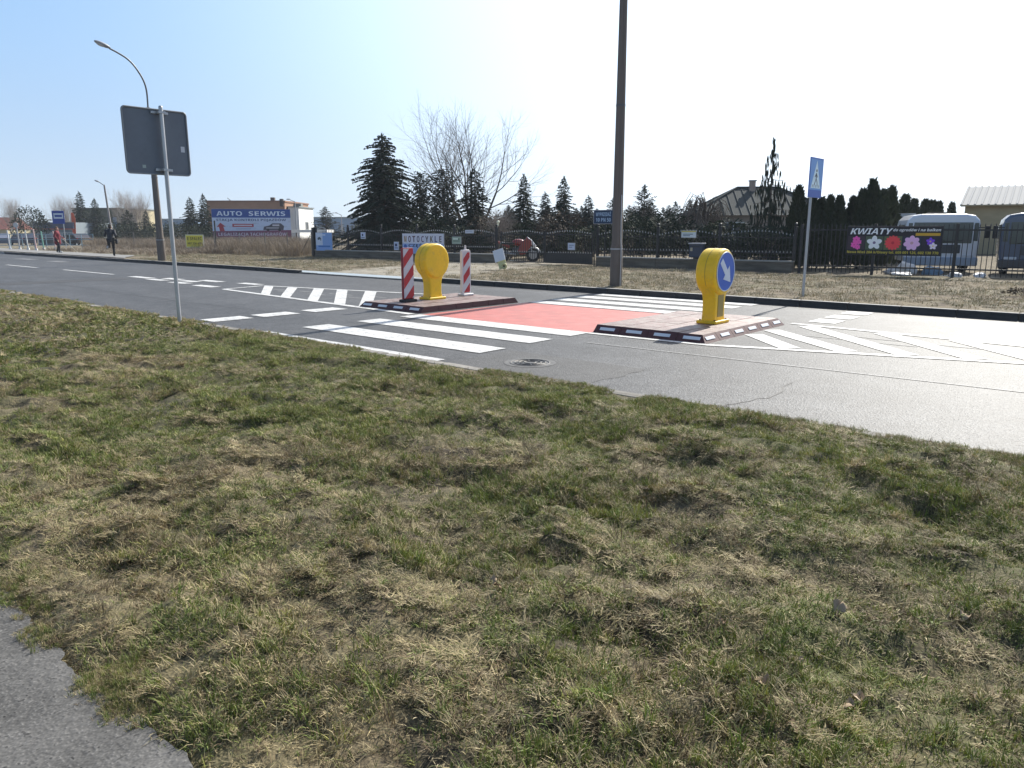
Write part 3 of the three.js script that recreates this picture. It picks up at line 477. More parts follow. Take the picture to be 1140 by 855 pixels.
board('fence_notice', 'small pale green notice on the fence right of the white board', 'sign', [-25.55, 1.13, -25.4], FANG, 0.56, 0.34, (c, w, h) => { c.fillStyle = '#9fb09a'; c.fillRect(0, 0, w, h); c.fillStyle = '#d8e0d0'; c.fillRect(w * 0.1, h * 0.15, w * 0.6, h * 0.25); c.fillStyle = '#48584e'; c.fillRect(w * 0.12, h * 0.55, w * 0.75, h * 0.1); c.fillRect(w * 0.72, h * 0.2, w * 0.12, h * 0.25); }, 128);
board('fence_notice', 'narrow white plate high on the fence by the gate', 'sign', [-24.75, 1.53, -25.45], FANG, 0.52, 0.16, (c, w, h) => { c.fillStyle = '#c8ccd8'; c.fillRect(0, 0, w, h); c.fillStyle = '#8f98aa'; c.fillRect(w * 0.08, h * 0.4, w * 0.8, h * 0.15); }, 128);
board('fence_notice', 'small white notice hanging in the big spruce shade', 'sign', [-31.9, 1.32, -24.9], FANG, 0.36, 0.34, (c, w, h) => { c.fillStyle = '#c9d2e6'; c.fillRect(0, 0, w, h); c.fillStyle = '#33405e'; c.beginPath(); c.arc(w * 0.4, h * 0.4, w * 0.18, 0, 7); c.fill(); c.fillRect(w * 0.1, h * 0.75, w * 0.8, h * 0.1); }, 64);
board('fence_notice', 'small square white notice low on fence left of striped post', 'sign', [-29.5, 0.82, -25.08], FANG, 0.34, 0.42, (c, w, h) => { c.fillStyle = '#b9c4dc'; c.fillRect(0, 0, w, h); c.fillStyle = '#3d4a6e'; c.fillRect(w * 0.2, h * 0.2, w * 0.5, h * 0.35); c.fillRect(w * 0.15, h * 0.7, w * 0.7, h * 0.1); }, 64);
board('fence_notice', 'small white square notice on the driveway gate', 'sign', [-19.25, 0.93, -25.95], FANG, 0.36, 0.30, (c, w, h) => { c.fillStyle = '#c4cbdc'; c.fillRect(0, 0, w, h); c.fillStyle = '#77809a'; c.fillRect(w * 0.15, h * 0.25, w * 0.7, h * 0.12); c.fillRect(w * 0.15, h * 0.55, w * 0.5, h * 0.12); }, 64);
board('fence_notice', 'white notice with yellow edge right of the tall lamp post', 'sign', [-14.05, 1.46, -26.4], FANG, 0.60, 0.27, (c, w, h) => { c.fillStyle = '#cdd4d8'; c.fillRect(0, 0, w, h); c.fillStyle = '#c9b94c'; c.fillRect(0, 0, w, h * 0.18); c.fillStyle = '#6c7a86'; c.fillRect(w * 0.1, h * 0.45, w * 0.7, h * 0.12); c.fillRect(w * 0.1, h * 0.68, w * 0.5, h * 0.12); }, 128);
board('direction_board', 'dark blue two-line board standing above the fence', 'sign', [-17.7, 2.13, -26.0], FANG + 0.25, 0.82, 0.56, (c, w, h) => { c.fillStyle = '#173353'; c.fillRect(0, 0, w, h); c.fillStyle = '#a9bfd8'; c.textBaseline = 'middle'; c.font = `bold ${h * 0.4}px sans-serif`; fit(c, 'WYPRZEDAŻ', w * 0.1, h * 0.3, w * 0.8); fit(c, '10 PN 50', w * 0.1, h * 0.72, w * 0.8); }, 128, { legs: [-0.45, 0.1], ground: 0.13, legR: 0.025 });
{
  const mid = RF0.clone().lerp(RF1, 0.5), ux = Math.cos(RANG), uz = -Math.sin(RANG), at = (x) => [RF0.x + ux * x - uz * 0 + Math.sin(RANG) * 0.06, 0, RF0.z + uz * x + Math.cos(RANG) * 0.06], q = at(2.92);
  board('flower_banner', 'black banner with five flower pictures on the bar fence', 'banner', [q[0], 1.27, q[2]], RANG, 2.85, 0.95, (c, w, h) => {
    c.fillStyle = '#17131c'; c.fillRect(0, 0, w, h); c.textBaseline = 'middle'; c.fillStyle = '#ffffff'; c.font = `italic bold ${h * 0.30}px sans-serif`; fit(c, 'KWIATY', w * 0.02, h * 0.17, w * 0.45);
    c.font = `italic bold ${h * 0.13}px sans-serif`; fit(c, 'do ogrodów i na balkon', w * 0.49, h * 0.12, w * 0.49); c.fillStyle = '#d9a92e'; c.fillRect(w * 0.73, h * 0.22, w * 0.25, h * 0.1);
    const cell = (i, bg) => { c.fillStyle = bg; c.fillRect(w * (0.01 + i * 0.198), h * 0.34, w * 0.19, h * 0.48); return [w * (0.105 + i * 0.198), h * 0.57]; };
    const petals = (x, y, n, r, col, mid2) => { c.fillStyle = col; for (let k = 0; k < n; k++) { const a = k / n * Math.PI * 2 - 1.57; c.beginPath(); c.ellipse(x + Math.cos(a) * r * 0.55, y + Math.sin(a) * r * 0.55, r * 0.5, r * (n > 7 ? 0.22 : 0.36), a, 0, 7); c.fill(); } c.fillStyle = mid2; c.beginPath(); c.arc(x, y, r * 0.2, 0, 7); c.fill(); };
    let [x, y] = cell(0, '#3a2c38'); for (const [dx, dy, s] of [[0, -0.1, 1], [-0.02, 0.08, 0.9], [0.02, 0.16, 0.7], [0.03, -0.02, 0.7]]) petals(x + dx * w, y + dy * h, 6, h * 0.13 * s, '#ff62c0', '#e03c98');
    [x, y] = cell(1, '#4a5a44'); petals(x, y, 5, h * 0.24, '#ffffff', '#8a7a94');
    [x, y] = cell(2, '#5a6a44'); petals(x, y, 14, h * 0.25, '#ff4a50', '#e02c3c');
    [x, y] = cell(3, '#1c2440'); petals(x, y, 7, h * 0.25, '#ffc8f2', '#e0a8b8');
    [x, y] = cell(4, '#241c34'); petals(x - w * 0.01, y - h * 0.06, 5, h * 0.13, '#8a48e8', '#ffe070'); petals(x + w * 0.02, y + h * 0.1, 5, h * 0.12, '#ffeefc', '#ffd850');
    c.fillStyle = '#dcc83a'; c.font = `bold ${h * 0.12}px sans-serif`; fit(c, 'Nowa Wieś 28A k/Oławy tel. 609 001 126, 602 130 770', w * 0.01, h * 0.91, w * 0.97);
  }, 1024, { back: mat(0.03, 0.03, 0.035, 0.6) });
}
{ // parcel box on the fence
  const t = thing('post_box', 'dark blue post box with pale lid on the low wall', 'post box', [-13.6, 0.6, -26.25], FANG), m = mat(0.025, 0.04, 0.075, 0.45);
  part(t, 'box', rbox(0.52, 0.5, 0.26, 0.015, 0, 0.25, 0), m); part(t, 'lid', rbox(0.58, 0.04, 0.34, 0.012, 0, 0.52, 0.02), mat(0.5, 0.5, 0.52, 0.35)); part(t, 'slot', box(0.3, 0.03, 0.006, 0, 0.40, 0.132), blackM); part(t, 'plate', box(0.09, 0.13, 0.006, -0.17, 0.3, 0.132), mat(0.4, 0.36, 0.25, 0.6)); part(t, 'bracket', box(0.3, 0.1, 0.05, 0, -0.03, -0.05), blackM);
}
{ // small leaning board on the driveway apron
  const t = thing('leaning_board', 'small white board leaning on a yellow wheel on the sandy verge', 'board', [-19.35, 0.14, -21.6], FANG + 0.3);
  const w = mat(0.66, 0.68, 0.72, 0.6), y = mat(0.55, 0.52, 0.26, 0.6);
  part(t, 'panel', new RoundedBoxGeometry(0.42, 0.46, 0.03, 2, 0.008).rotateZ(0.32).rotateX(-0.2).translate(-0.08, 0.53, 0), w);
  part(t, 'stand', new RoundedBoxGeometry(0.32, 0.34, 0.03, 2, 0.008).rotateZ(0.32).rotateX(-0.2).translate(0.06, 0.2, 0.02), y);
  part(t, 'wheel', put(new THREE.TorusGeometry(0.085, 0.035, 8, 20), 0.15, 0.13, 0.07), y); part(t, 'hub', put(new THREE.CylinderGeometry(0.03, 0.03, 0.06, 10), 0.15, 0.13, 0.07, Math.PI / 2), blackM);
}

// ---------------------------------------------------------------- trees and shrubs
const leafM = (r, g, b) => new THREE.MeshPhysicalMaterial({ color: rgb(r, g, b), roughness: 0.9, side: THREE.DoubleSide });
const spruceM = leafM(0.027, 0.040, 0.021), pineM = leafM(0.032, 0.040, 0.025), thujaM = leafM(0.030, 0.042, 0.016), blueSpruceM = leafM(0.034, 0.046, 0.038), barkM = grain(0.10, 0.08, 0.065, 0.95, 0.5, 6), birchM = grain(0.30, 0.28, 0.26, 0.9, 0.5, 6), twigM = mat(0.15, 0.12, 0.10, 0.95), paleTwigM = mat(0.26, 0.22, 0.19, 0.95), brownLeafM = leafM(0.07, 0.052, 0.034);
function spray(bag, r, p, dir, len, wid) {       // one needle spray: a narrow bent leaf
  const side = V(r() - 0.5, r() - 0.5, r() - 0.5).cross(dir).normalize().multiplyScalar(wid / 2), mid = p.clone().addScaledVector(dir, len * 0.45), tip = p.clone().addScaledVector(dir, len); tip.y -= len * 0.12;
  bag.tri(p, mid.clone().add(side), tip); bag.tri(p, tip, mid.clone().sub(side));
}
function coniferGeo(seed, h, rad, o = {}) {
  const r = rng(seed), bag = new Bag(), wood = [], whorls = o.whorls ?? Math.round(h * 4.2), skirt = o.skirt ?? 0.03;
  const per1 = o.n ?? 8, total = Math.round(whorls * per1 * 0.9);
  for (let i = 0; i < 1; i++) {
    for (let k = 0; k < total; k++) {
      const u = clamp(1 - Math.pow(1 - (k + r()) / total, 0.8)), y = h * lerp(skirt, 0.985, u);
      const reach = rad * (0.04 + 0.96 * Math.pow(1 - u, o.pow ?? 0.8)) * (1 + 0.16 * Math.sin(u * 23 + seed) + 0.1 * Math.sin(u * 51));
      const a = k * 2.39996 + (r() - 0.5) * 0.9, L = reach * (0.55 + 0.6 * r()) * (r() < 0.08 ? 1.15 : 1), dir = V(Math.cos(a), 0, Math.sin(a));
      const sag = (o.sag ?? 0.25) * L, lift = (o.lift ?? 0.15) * L * (0.5 + u), steps = Math.max(3, Math.round(L / (o.step ?? 0.13)));
      const at = (s) => V(dir.x * L * s, y + lift * s - sag * s * s * (o.curl ? 1 - s * 0.5 : 1), dir.z * L * s);
      if (o.wood !== false && L > 0.5) wood.push(rod(at(0), at(0.8), 0.018, 0.006, 4));
      for (let s = 0; s < steps; s++) {
        const q = (s + 0.5 + 0.4 * (r() - 0.5)) / steps; if (q < 0.12) continue;
        const p = at(q), m = o.m ?? 4, sz = (o.size ?? 0.24) * (0.7 + 0.6 * r()) * (0.75 + 0.25 * (1 - u));
        for (let c = 0; c < m; c++) {
          const sd = c % 2 ? 1 : -1, d = o.hang ? V((r() - 0.5) * 0.35, -1, (r() - 0.5) * 0.35) : V(dir.x * 0.6 - dir.z * sd * (0.5 + 0.6 * r()), -0.25 + 0.55 * (r() - 0.4), dir.z * 0.6 + dir.x * sd * (0.5 + 0.6 * r()));
          spray(bag, r, p, d.normalize(), sz * (o.hang ? 1 + 1.4 * r() : 1), sz * (o.wide ?? 0.38));
        }
      }
    }
  }
  for (let c = 0; c < 14; c++) spray(bag, r, V(0, h * (0.93 + 0.05 * r()), 0), V(r() - 0.5, 1.2, r() - 0.5).normalize(), h * 0.05, 0.05);
  return { crown: bag.geo(), trunk: join([rod(V(0, -0.2, 0), V(0, h * 0.96, 0), 0.025 * h * 0.55 + 0.02, 0.012, 8), ...wood]) };
}
function plant(name, label, cat, g, leaf, bark, x, z, ry = 0, s = 1, group, sy = s) {
  const t = thing(name, label, cat, [x, groundY(x, z) - 0.02, z], ry, group); t.scale.set(s, sy, s);
  if (g.trunk) part(t, 'trunk', g.trunk, bark);
  if (g.crown) part(t, 'crown', g.crown, leaf);
  return t;
}
function thujaGeo(seed, h, rad, n = 2600) {
  const r = rng(seed), bag = new Bag();
  for (let i = 0; i < n; i++) {
    const u = Math.pow(r(), 0.8), prof = Math.min(1, 0.75 + u * 1.6) * Math.pow(Math.max(0, 1 - Math.pow(u, 1.45)), 1.0), a = r() * 6.283, R = rad * prof * (0.62 + 0.42 * Math.sqrt(r())) * (1 + 0.13 * Math.sin(a * 3 + u * 9 + seed));
    spray(bag, r, V(Math.cos(a) * R, h * (0.02 + 0.93 * u + 0.06 * u * u * r()), Math.sin(a) * R), V(Math.cos(a) * 0.45 + (r() - 0.5) * 0.5, 1, Math.sin(a) * 0.45 + (r() - 0.5) * 0.5).normalize(), 0.2 + 0.16 * r(), 0.10);
  }
  return { crown: bag.geo(), trunk: rod(V(0, -0.1, 0), V(0, h * 0.9, 0), 0.05, 0.015, 6) };
}
function shrubGeo(seed, h, rad, n = 1500, size = 0.14) {
  const r = rng(seed), bag = new Bag(), st = [];
  for (let i = 0; i < 9; i++) { const a = r() * 6.283, e = V(Math.cos(a) * rad * 0.6, h * (0.5 + 0.35 * r()), Math.sin(a) * rad * 0.6); st.push(rod(V(Math.cos(a) * 0.05, 0, Math.sin(a) * 0.05), e, 0.018, 0.006, 4)); }
  for (let i = 0; i < n; i++) {
    const a = r() * 6.283, ph = Math.acos(1 - 1.25 * r()), k = (0.55 + 0.5 * Math.sqrt(r())) * (1 + 0.18 * Math.sin(a * 4 + seed) * Math.sin(ph * 5 + seed * 2));
    const p = V(Math.cos(a) * Math.sin(ph) * rad * k, h * (0.4 + 0.55 * Math.cos(ph) * k), Math.sin(a) * Math.sin(ph) * rad * k);
    spray(bag, r, p, V(Math.cos(a) + (r() - 0.5), 0.4 + r() - 0.3, Math.sin(a) + (r() - 0.5)).normalize(), size * (0.8 + 0.7 * r()), size * 0.5);
  }
  return { crown: bag.geo(), trunk: join(st) };
}
function bareGeo(seed, h, o = {}) {
  const r = rng(seed), big = [], fine = [];
  const grow = (p, dir, len, rad, lev) => {
    const segs = lev < 2 ? 4 : 3; let q = p.clone(), d = dir.clone(), rr = rad;
    for (let s = 0; s < segs; s++) {
      d.add(V((r() - 0.5) * 0.28, (o.up ?? 0.10) * (lev ? 1 : 0.4) - (o.droop ?? 0) * lev, (r() - 0.5) * 0.28)).normalize();
      const e = q.clone().addScaledVector(d, len / segs), r2 = rr * 0.86;
      (lev < 3 ? big : fine).push(rod(q, e, rr, r2, lev < 2 ? 6 : lev < 3 ? 4 : 3)); q = e; rr = r2;
      if (lev < (o.levels ?? 4) && (s > 0 || lev > 0)) { const nb = lev === 0 ? (o.n0 ?? 2) : 1 + (r() < (o.sparse ?? 0.62) ? 1 : 0); for (let b = 0; b < nb; b++) { const a = r() * 6.283, sp = (o.spread ?? 0.75) * (0.7 + 0.6 * r()), side = V(Math.cos(a), 0, Math.sin(a)).cross(d).normalize(); grow(q, d.clone().multiplyScalar(Math.cos(sp)).addScaledVector(side, Math.sin(sp)).normalize(), len * (0.52 + 0.2 * r()), rr * 0.62, lev + 1); } }
    }
    if (lev < (o.levels ?? 4)) grow(q, d, len * 0.6, rr * 0.8, lev + 1);
  };
  for (let k = 0; k < (o.stems ?? 1); k++) { const a = k / (o.stems ?? 1) * 6.283 + r(); grow(V(0, 0, 0), V(Math.cos(a) * (o.lean ?? 0), 1, Math.sin(a) * (o.lean ?? 0)).normalize(), h * 0.42, o.rad ?? h * 0.012, 0); }
  return { trunk: join(big), crown: fine.length ? join(fine) : null };
}

// row right behind the spear fence
plant('spruce_tree', 'largest dark spruce, standing over the pale blue board', 'tree', coniferGeo(11, 6.8, 2.85, { n: 13, whorls: 40, m: 9, size: 0.2, step: 0.1, sag: 0.35, lift: 0.22, pow: 0.62, wide: 0.42 }), spruceM, barkM, -34.6, -28.6);
const junA = coniferGeo(21, 4.75, 1.6, { skirt: 0.02, pow: 0.5, lift: 0.75, sag: 0.1, m: 6, n: 11, size: 0.19 }), junB = coniferGeo(22, 4.85, 1.7, { skirt: 0.02, pow: 0.5, lift: 0.8, sag: 0.1, m: 6, n: 11, size: 0.19 });
plant('juniper_tree', 'bushy twin-topped evergreen just right of the largest spruce', 'tree', junA, pineM, barkM, -33.7, -30.6);
plant('juniper_tree', 'upright bushy evergreen left of the bare tree', 'tree', junB, pineM, barkM, -32.0, -30.8, 1.2);
plant('bare_tree', 'tall leafless tree spreading its crown above the conifers', 'tree', bareGeo(43, 9.4, { stems: 5, lean: 0.36, levels: 4, n0: 1, spread: 0.72, up: 0.10, rad: 0.10, sparse: 0.12 }), twigM, barkM, -31.8, -33);
const conA = coniferGeo(31, 5, 1.75, { pow: 0.75, m: 7, n: 12, size: 0.19, step: 0.1, wide: 0.42 }), conB = coniferGeo(32, 5, 1.6, { pow: 0.85, m: 7, n: 12, size: 0.19, step: 0.1, wide: 0.42 }), conC = coniferGeo(33, 5, 1.7, { pow: 0.7, m: 6, n: 10, size: 0.19, step: 0.11, lift: 0.5 });
for (const [g, label, x, z, h, m] of [
  [conA, 'dark conifer under the bare tree', -29.7, -31.0, 4.85, spruceM], [conB, 'conifer behind the red motorcycle', -28.7, -34, 4.6, spruceM], [conA, 'small conifer between two taller conifers by the gate', -30.3, -38, 3.8, blueSpruceM],
  [conB, 'pointed conifer above the right gate leaf', -25.8, -34, 4.35, spruceM], [conA, 'short conifer behind the dark blue board', -28.4, -40, 3.6, blueSpruceM], [conC, 'loose-branched pine right of the tall lamp post', -21.9, -36, 3.85, pineM],
  [conC, 'hazy pine in the gap left of the house', -25.0, -45, 3.3, pineM], [conC, 'broad pine left of the tall lamp post', -27.8, -42, 3.6, pineM], [conA, 'low conifer left of the weeping bare tree', -21.5, -44, 3.1, blueSpruceM], [conB, 'thin conifer far behind the gate', -33.5, -44, 4.0, blueSpruceM], [conC, 'rounded pine low behind the gate', -24.4, -38.5, 2.9, pineM]]) plant('conifer_tree', label, 'tree', g, m, barkM, x, z, x * 3, h / 5, 'conifers behind the black fence');
// under-storey right behind the fence
const shA = shrubGeo(51, 1.7, 1.2), shB = shrubGeo(52, 2.3, 1.3), shC = shrubGeo(53, 1.5, 1.3, 1800);
for (const [g, label, x, z, s, m] of [
  [shB, 'evergreen shrub left of the motorcycle board', -30.4, -28.3, 1, thujaM], [shC, 'evergreen shrub behind the motorcycle board', -28.2, -28.2, 1.1, spruceM], [shB, 'brown-leaved shrub under the bare tree', -27.0, -29.6, 1.05, brownLeafM], [shA, 'evergreen shrub left of the gate', -25.6, -29.2, 1.15, spruceM], [shB, 'twiggy shrub behind the motorcycle', -24.0, -31.5, 1.1, brownLeafM],
  [shC, 'evergreen shrub behind the left gate leaf', -21.9, -31.0, 1.1, thujaM], [shB, 'evergreen shrub behind the right gate leaf', -20.0, -30.8, 1.05, spruceM], [shA, 'evergreen shrub under the dark blue board', -18.2, -29.4, 1.1, thujaM], [shB, 'evergreen shrub behind the tall lamp post', -16.9, -29.6, 1.0, spruceM], [shC, 'evergreen shrub left of the white notice', -15.4, -29.2, 1.1, spruceM], [shA, 'evergreen shrub under the weeping bare tree', -14.0, -29.5, 1.1, thujaM], [shC, 'round dark bush on the right end of the low wall', -11.95, -28.3, 1.05, spruceM]]) plant('evergreen_shrub', label, 'shrub', g, m, twigM, x, z, z * 2, s, 'shrubs behind the black fence');
plant('twiggy_shrub', 'leafless pale twiggy shrub at the left gate post', 'shrub', bareGeo(61, 3.0, { stems: 6, lean: 0.35, levels: 3, n0: 2, spread: 0.7, rad: 0.03 }), paleTwigM, paleTwigM, -25.6, -28.4);
plant('twiggy_shrub', 'leafless thin shrub between conifers left of the lamp post', 'shrub', bareGeo(62, 3.4, { stems: 5, lean: 0.18, levels: 3, n0: 2, spread: 0.5, rad: 0.03 }), paleTwigM, paleTwigM, -22.4, -36.5);
{ // small weeping tree without leaves
  const r = rng(71), w = [rod(V(0, -0.1, 0), V(0.08, 1.5, 0), 0.10, 0.075, 8), rod(V(0.08, 1.5, 0), V(-0.1, 2.3, 0.05), 0.075, 0.05, 6)], f = [];
  for (let k = 0; k < 70; k++) { const a = r() * 6.283, L = 0.6 + 0.9 * r(), hgt = 1.9 + 0.9 * r(), s = V(0, 1.5 + 0.8 * r(), 0), top = V(Math.cos(a) * L * 0.5, hgt + 0.45 * r(), Math.sin(a) * L * 0.5), end = V(Math.cos(a) * L, hgt - 0.5 - 0.7 * r(), Math.sin(a) * L); w.push(tube([s, top.clone().lerp(s, 0.5).setY(hgt), top, end], 0.013, 7, 4)); for (let q = 0; q < 5; q++) { const b = top.clone().lerp(end, r()); f.push(rod(b, b.clone().add(V((r() - 0.5) * 0.3, -0.3 - 0.4 * r(), (r() - 0.5) * 0.3)), 0.006, 0.003, 3)); } }
  plant('weeping_tree', 'small leafless weeping tree with umbrella-like twisted twigs', 'tree', { trunk: join(w), crown: join(f) }, twigM, barkM, -15.7, -31);
}
plant('weeping_cedar', 'narrow weeping conifer with drooping tip in front of the house', 'tree', coniferGeo(81, 5.0, 2.0, { n: 4, whorls: 20, m: 8, hang: true, lift: 0.12, sag: 0.3, pow: 1.15, size: 0.2, wide: 0.28, skirt: 0.02 }), spruceM, barkM, -12.45, -30);
// columnar thujas on the right, as they stand from left to right
const thA = thujaGeo(91, 3, 0.5), thB = thujaGeo(92, 3, 0.55), thC = thujaGeo(93, 3, 0.48);
const thujas = [[-11.09, -29.4, 3.0, 1.0, 'just right of the weeping conifer'], [-10.7, -29.8, 2.65, 0.95, 'left of the crossing sign post'], [-10.6, -30.5, 2.6, 0.9, 'right behind the crossing sign post'], [-10.1, -30.0, 2.65, 0.85, 'first right of the crossing sign'], [-9.83, -30.2, 2.62, 0.9, 'second right of the crossing sign'], [-9.72, -31.5, 2.65, 1.0, 'third right of the crossing sign'], [-9.25, -31.0, 2.9, 0.95, 'left shoulder of the tallest thuja'], [-8.96, -31.2, 3.2, 1.05, 'tallest and most pointed of the row'],
  [-9.2, -33.5, 2.95, 1.05, 'right shoulder of the tallest thuja'], [-9.12, -34.3, 3.1, 1.1, 'second peak right of the tallest thuja'], [-9.26, -37, 2.85, 1.1, 'above the painted board'], [-9.36, -39, 2.75, 1.1, 'right of the painted board'], [-9.46, -41.5, 2.8, 1.1, 'above the white truck cab, left one'], [-9.61, -43.5, 2.8, 1.1, 'above the white truck cab, middle one'], [-9.85, -46, 2.85, 1.1, 'above the white truck cab, right one'], [-10.01, -50, 2.9, 1.0, 'small, nearest the tan hall']];
thujas.forEach(([x, z, h, s, where], i) => plant('thuja_tree', 'dark columnar thuja, ' + where, 'tree', [thA, thB, thC][i % 3], thujaM, barkM, x, z, i * 1.7, s, 'thujas behind the bar fence', h / 3));

// far left
function farPlant(name, label, g, leaf, bark, r_, d, s, sy, group) { const [x, z] = town(r_, d); return plant(name, label, 'tree', g, leaf, bark, x, z, d, s, group, sy); }
farPlant('spruce_tree', 'pointed spruce left of the orange building, nearer one', conB, spruceM, barkM, -33.2, 83, 1.05, 1.1);
farPlant('spruce_tree', 'pointed spruce further left of the orange building', conA, spruceM, barkM, -35.5, 85, 1.05, 1.05);
farPlant('spruce_tree', 'tallest far spruce above the olive building', conA, spruceM, barkM, -61.6, 110, 1.2, 1.5);
farPlant('spruce_tree', 'second far spruce above the olive building', conB, spruceM, barkM, -56.8, 105, 1.3, 1.25);
farPlant('spruce_tree', 'small far spruce left of the lamp post', conA, blueSpruceM, barkM, -45.2, 95, 0.8, 0.85);
farPlant('spruce_tree', 'thin dark spruce beside the blue bus stop sign', conB, spruceM, barkM, -58.5, 112, 0.7, 1.05);
farPlant('pine_tree', 'broad dark pine above the parked cars', shB, pineM, barkM, -56.5, 90, 1.35, 2.0);
farPlant('pine_tree', 'loose pine beside the far lamp', conC, pineM, barkM, -47.5, 95, 1.2, 0.86);
farPlant('pine_tree', 'lone pine right of the billboard', conC, pineM, barkM, -20.6, 85, 1.2, 0.85);
const birchG = bareGeo(101, 8, { stems: 2, lean: 0.12, levels: 4, n0: 2, spread: 0.6, up: 0.08, rad: 0.09 }), birchH = bareGeo(102, 8, { stems: 3, lean: 0.16, levels: 4, n0: 2, spread: 0.55, up: 0.1, rad: 0.08 });
farPlant('birch_tree', 'bare pale tree at the left picture edge', birchG, paleTwigM, birchM, -78.5, 120, 1.0, 0.98); farPlant('birch_tree', 'bare pale tree behind the far spruces', birchH, paleTwigM, birchM, -72.2, 125, 1.0, 1.02); farPlant('birch_tree', 'bare pale tree right of the far lamp', birchG, paleTwigM, birchM, -58.0, 116, 0.95, 1.1); farPlant('birch_tree', 'bare pale tree in front of the yellow wall', birchH, paleTwigM, birchM, -53.5, 110, 0.8, 0.95);
for (const [r_, d, s, l] of [[-35.9, 79, 1.1, 'dark shrub left of the far pointed spruces'], [-33.9, 78, 1.05, 'dark shrub under the far pointed spruces'], [-31.8, 77, 0.9, 'dark shrub left of the billboard'], [-46, 92, 1.2, 'dark shrub below the loose pine'], [-43, 92, 1.1, 'dark shrub right of the loose pine'], [-50, 96, 1.3, 'dark shrub before the yellow wall'], [-16.5, 90, 1.5, 'dark shrub left of the largest spruce'], [-14.5, 80, 1.3, 'dark shrub half hidden by the largest spruce']]) { const t = farPlant('evergreen_shrub', l, shB, spruceM, barkM, r_, d, s, s); t.userData.category = 'shrub'; }
{ // the pine wood right behind the gardens
  const r = rng(115), N = 60, im = new THREE.InstancedMesh(conC.crown, pineM, N), m4 = new THREE.Matrix4(), q = new THREE.Quaternion();
  for (let i = 0; i < N; i++) { const x = lerp(-48, -17, (i + r()) / N), z = lerp(-62, -50, r()), s = 0.62 + 0.16 * r() - 0.1 * smooth(-28, -18, x); q.setFromAxisAngle(V(0, 1, 0), r() * 6.28); im.setMatrixAt(i, m4.compose(V(x, -0.1, z), q, V(s * 1.1, s, s * 1.1))); }
  im.name = 'pine_wood'; im.castShadow = im.receiveShadow = true; scene.add(im); tag(im, 'dark band of pines filling the gaps behind the gardens', 'wood', null, 'stuff');
}
{ // the wood on the horizon
  const low = coniferGeo(111, 6, 1.9, { whorls: 7, n: 6, m: 2, size: 0.9, step: 0.6, wood: false, wide: 0.5 }).crown, r = rng(112), N = 420, im = new THREE.InstancedMesh(low, pineM, N), m4 = new THREE.Matrix4(), q = new THREE.Quaternion();
  for (let i = 0; i < N; i++) { const d = 200 + 120 * r(), rr = lerp(-0.78, 0.62, r()) * d, [x, z] = town(rr, d); q.setFromAxisAngle(V(0, 1, 0), r() * 6.28); const s = 0.75 + 0.45 * r(); m4.compose(V(x, -1.2, z), q, V(s * 1.4, s * (0.8 + 0.2 * vn(rr * 0.06, 1, 4)), s * 1.4)); im.setMatrixAt(i, m4); }
  im.name = 'distant_wood'; im.castShadow = im.receiveShadow = true; scene.add(im); tag(im, 'low hazy wood along the horizon behind the plots', 'wood', null, 'stuff');
}

// ---------------------------------------------------------------- buildings
const glassM = new THREE.MeshStandardMaterial({ color: rgb(0.05, 0.06, 0.07), roughness: 0.08 }), frameM = mat(0.6, 0.6, 0.58, 0.5);
function windowAt(t, x, y, z, w, h, ry = 0) { const f = part(t, 'window', join([box(w + 0.12, 0.08, 0.1, 0, h / 2, 0), box(w + 0.12, 0.08, 0.1, 0, -h / 2, 0), box(0.07, h, 0.1, -w / 2, 0, 0), box(0.07, h, 0.1, w / 2, 0, 0), box(0.05, h, 0.08, 0, 0, 0)]), frameM); f.position.set(x, y, z); f.rotation.y = ry; part(f, 'pane', box(w, h, 0.03), glassM); return f; }
function building(label, r0, r1, d0, d1, top, m, extra) { // plan rectangle square to the sight line
  const [x, z] = town((r0 + r1) / 2, (d0 + d1) / 2), gy = groundY(x, z) - 0.3, t = thing('building', label, 'building', [x, gy, z], TOWN), W = r1 - r0, D = d1 - d0, Hh = top - gy;
  part(t, 'wall', box(W, Hh, D, 0, Hh / 2, 0), m); extra?.(t, W, Hh, D); return t;
}
const orangeM = grain(0.36, 0.205, 0.13, 0.9, 0.2, 4), whiteWall = grain(0.72, 0.71, 0.68, 0.85, 0.1, 4), tanM = grain(0.40, 0.32, 0.19, 0.9, 0.2, 5), oliveM = grain(0.10, 0.11, 0.075, 0.9, 0.25, 5), creamM = grain(0.46, 0.40, 0.25, 0.9, 0.2, 5), blueWall = grain(0.20, 0.28, 0.38, 0.8, 0.2, 4), darkTrim = mat(0.07, 0.05, 0.045, 0.7), tileRed = grain(0.22, 0.07, 0.05, 0.85, 0.3, 8), greyRoof = mat(0.22, 0.25, 0.25, 0.55);
building('orange flat-roofed building behind the car service billboard', -37.6, -28.0, 95, 106, 4.92, orangeM, (t, W, H, D) => {
  part(t, 'parapet', box(W + 0.2, 0.18, D + 0.2, 0, H + 0.08, 0), grain(0.28, 0.15, 0.10, 0.9)); part(t, 'chimney', box(0.5, 0.6, 0.5, 1.7, H + 0.45, 0), darkTrim); part(t, 'roof_vent', box(0.4, 0.9, 0.4, W / 2 - 0.3, H - 0.1, D / 2 + 0.1), darkTrim);
  part(t, 'antenna', rod(V(-W / 2 + 1.2, H + 0.15, 0), V(-W / 2 + 0.6, H + 0.7, 0), 0.05, 0.04, 5), darkTrim); for (const x of [-3.2, -0.6, 2]) windowAt(t, x, H - 2.0, D / 2 + 0.02, 1.3, 1.1);
});
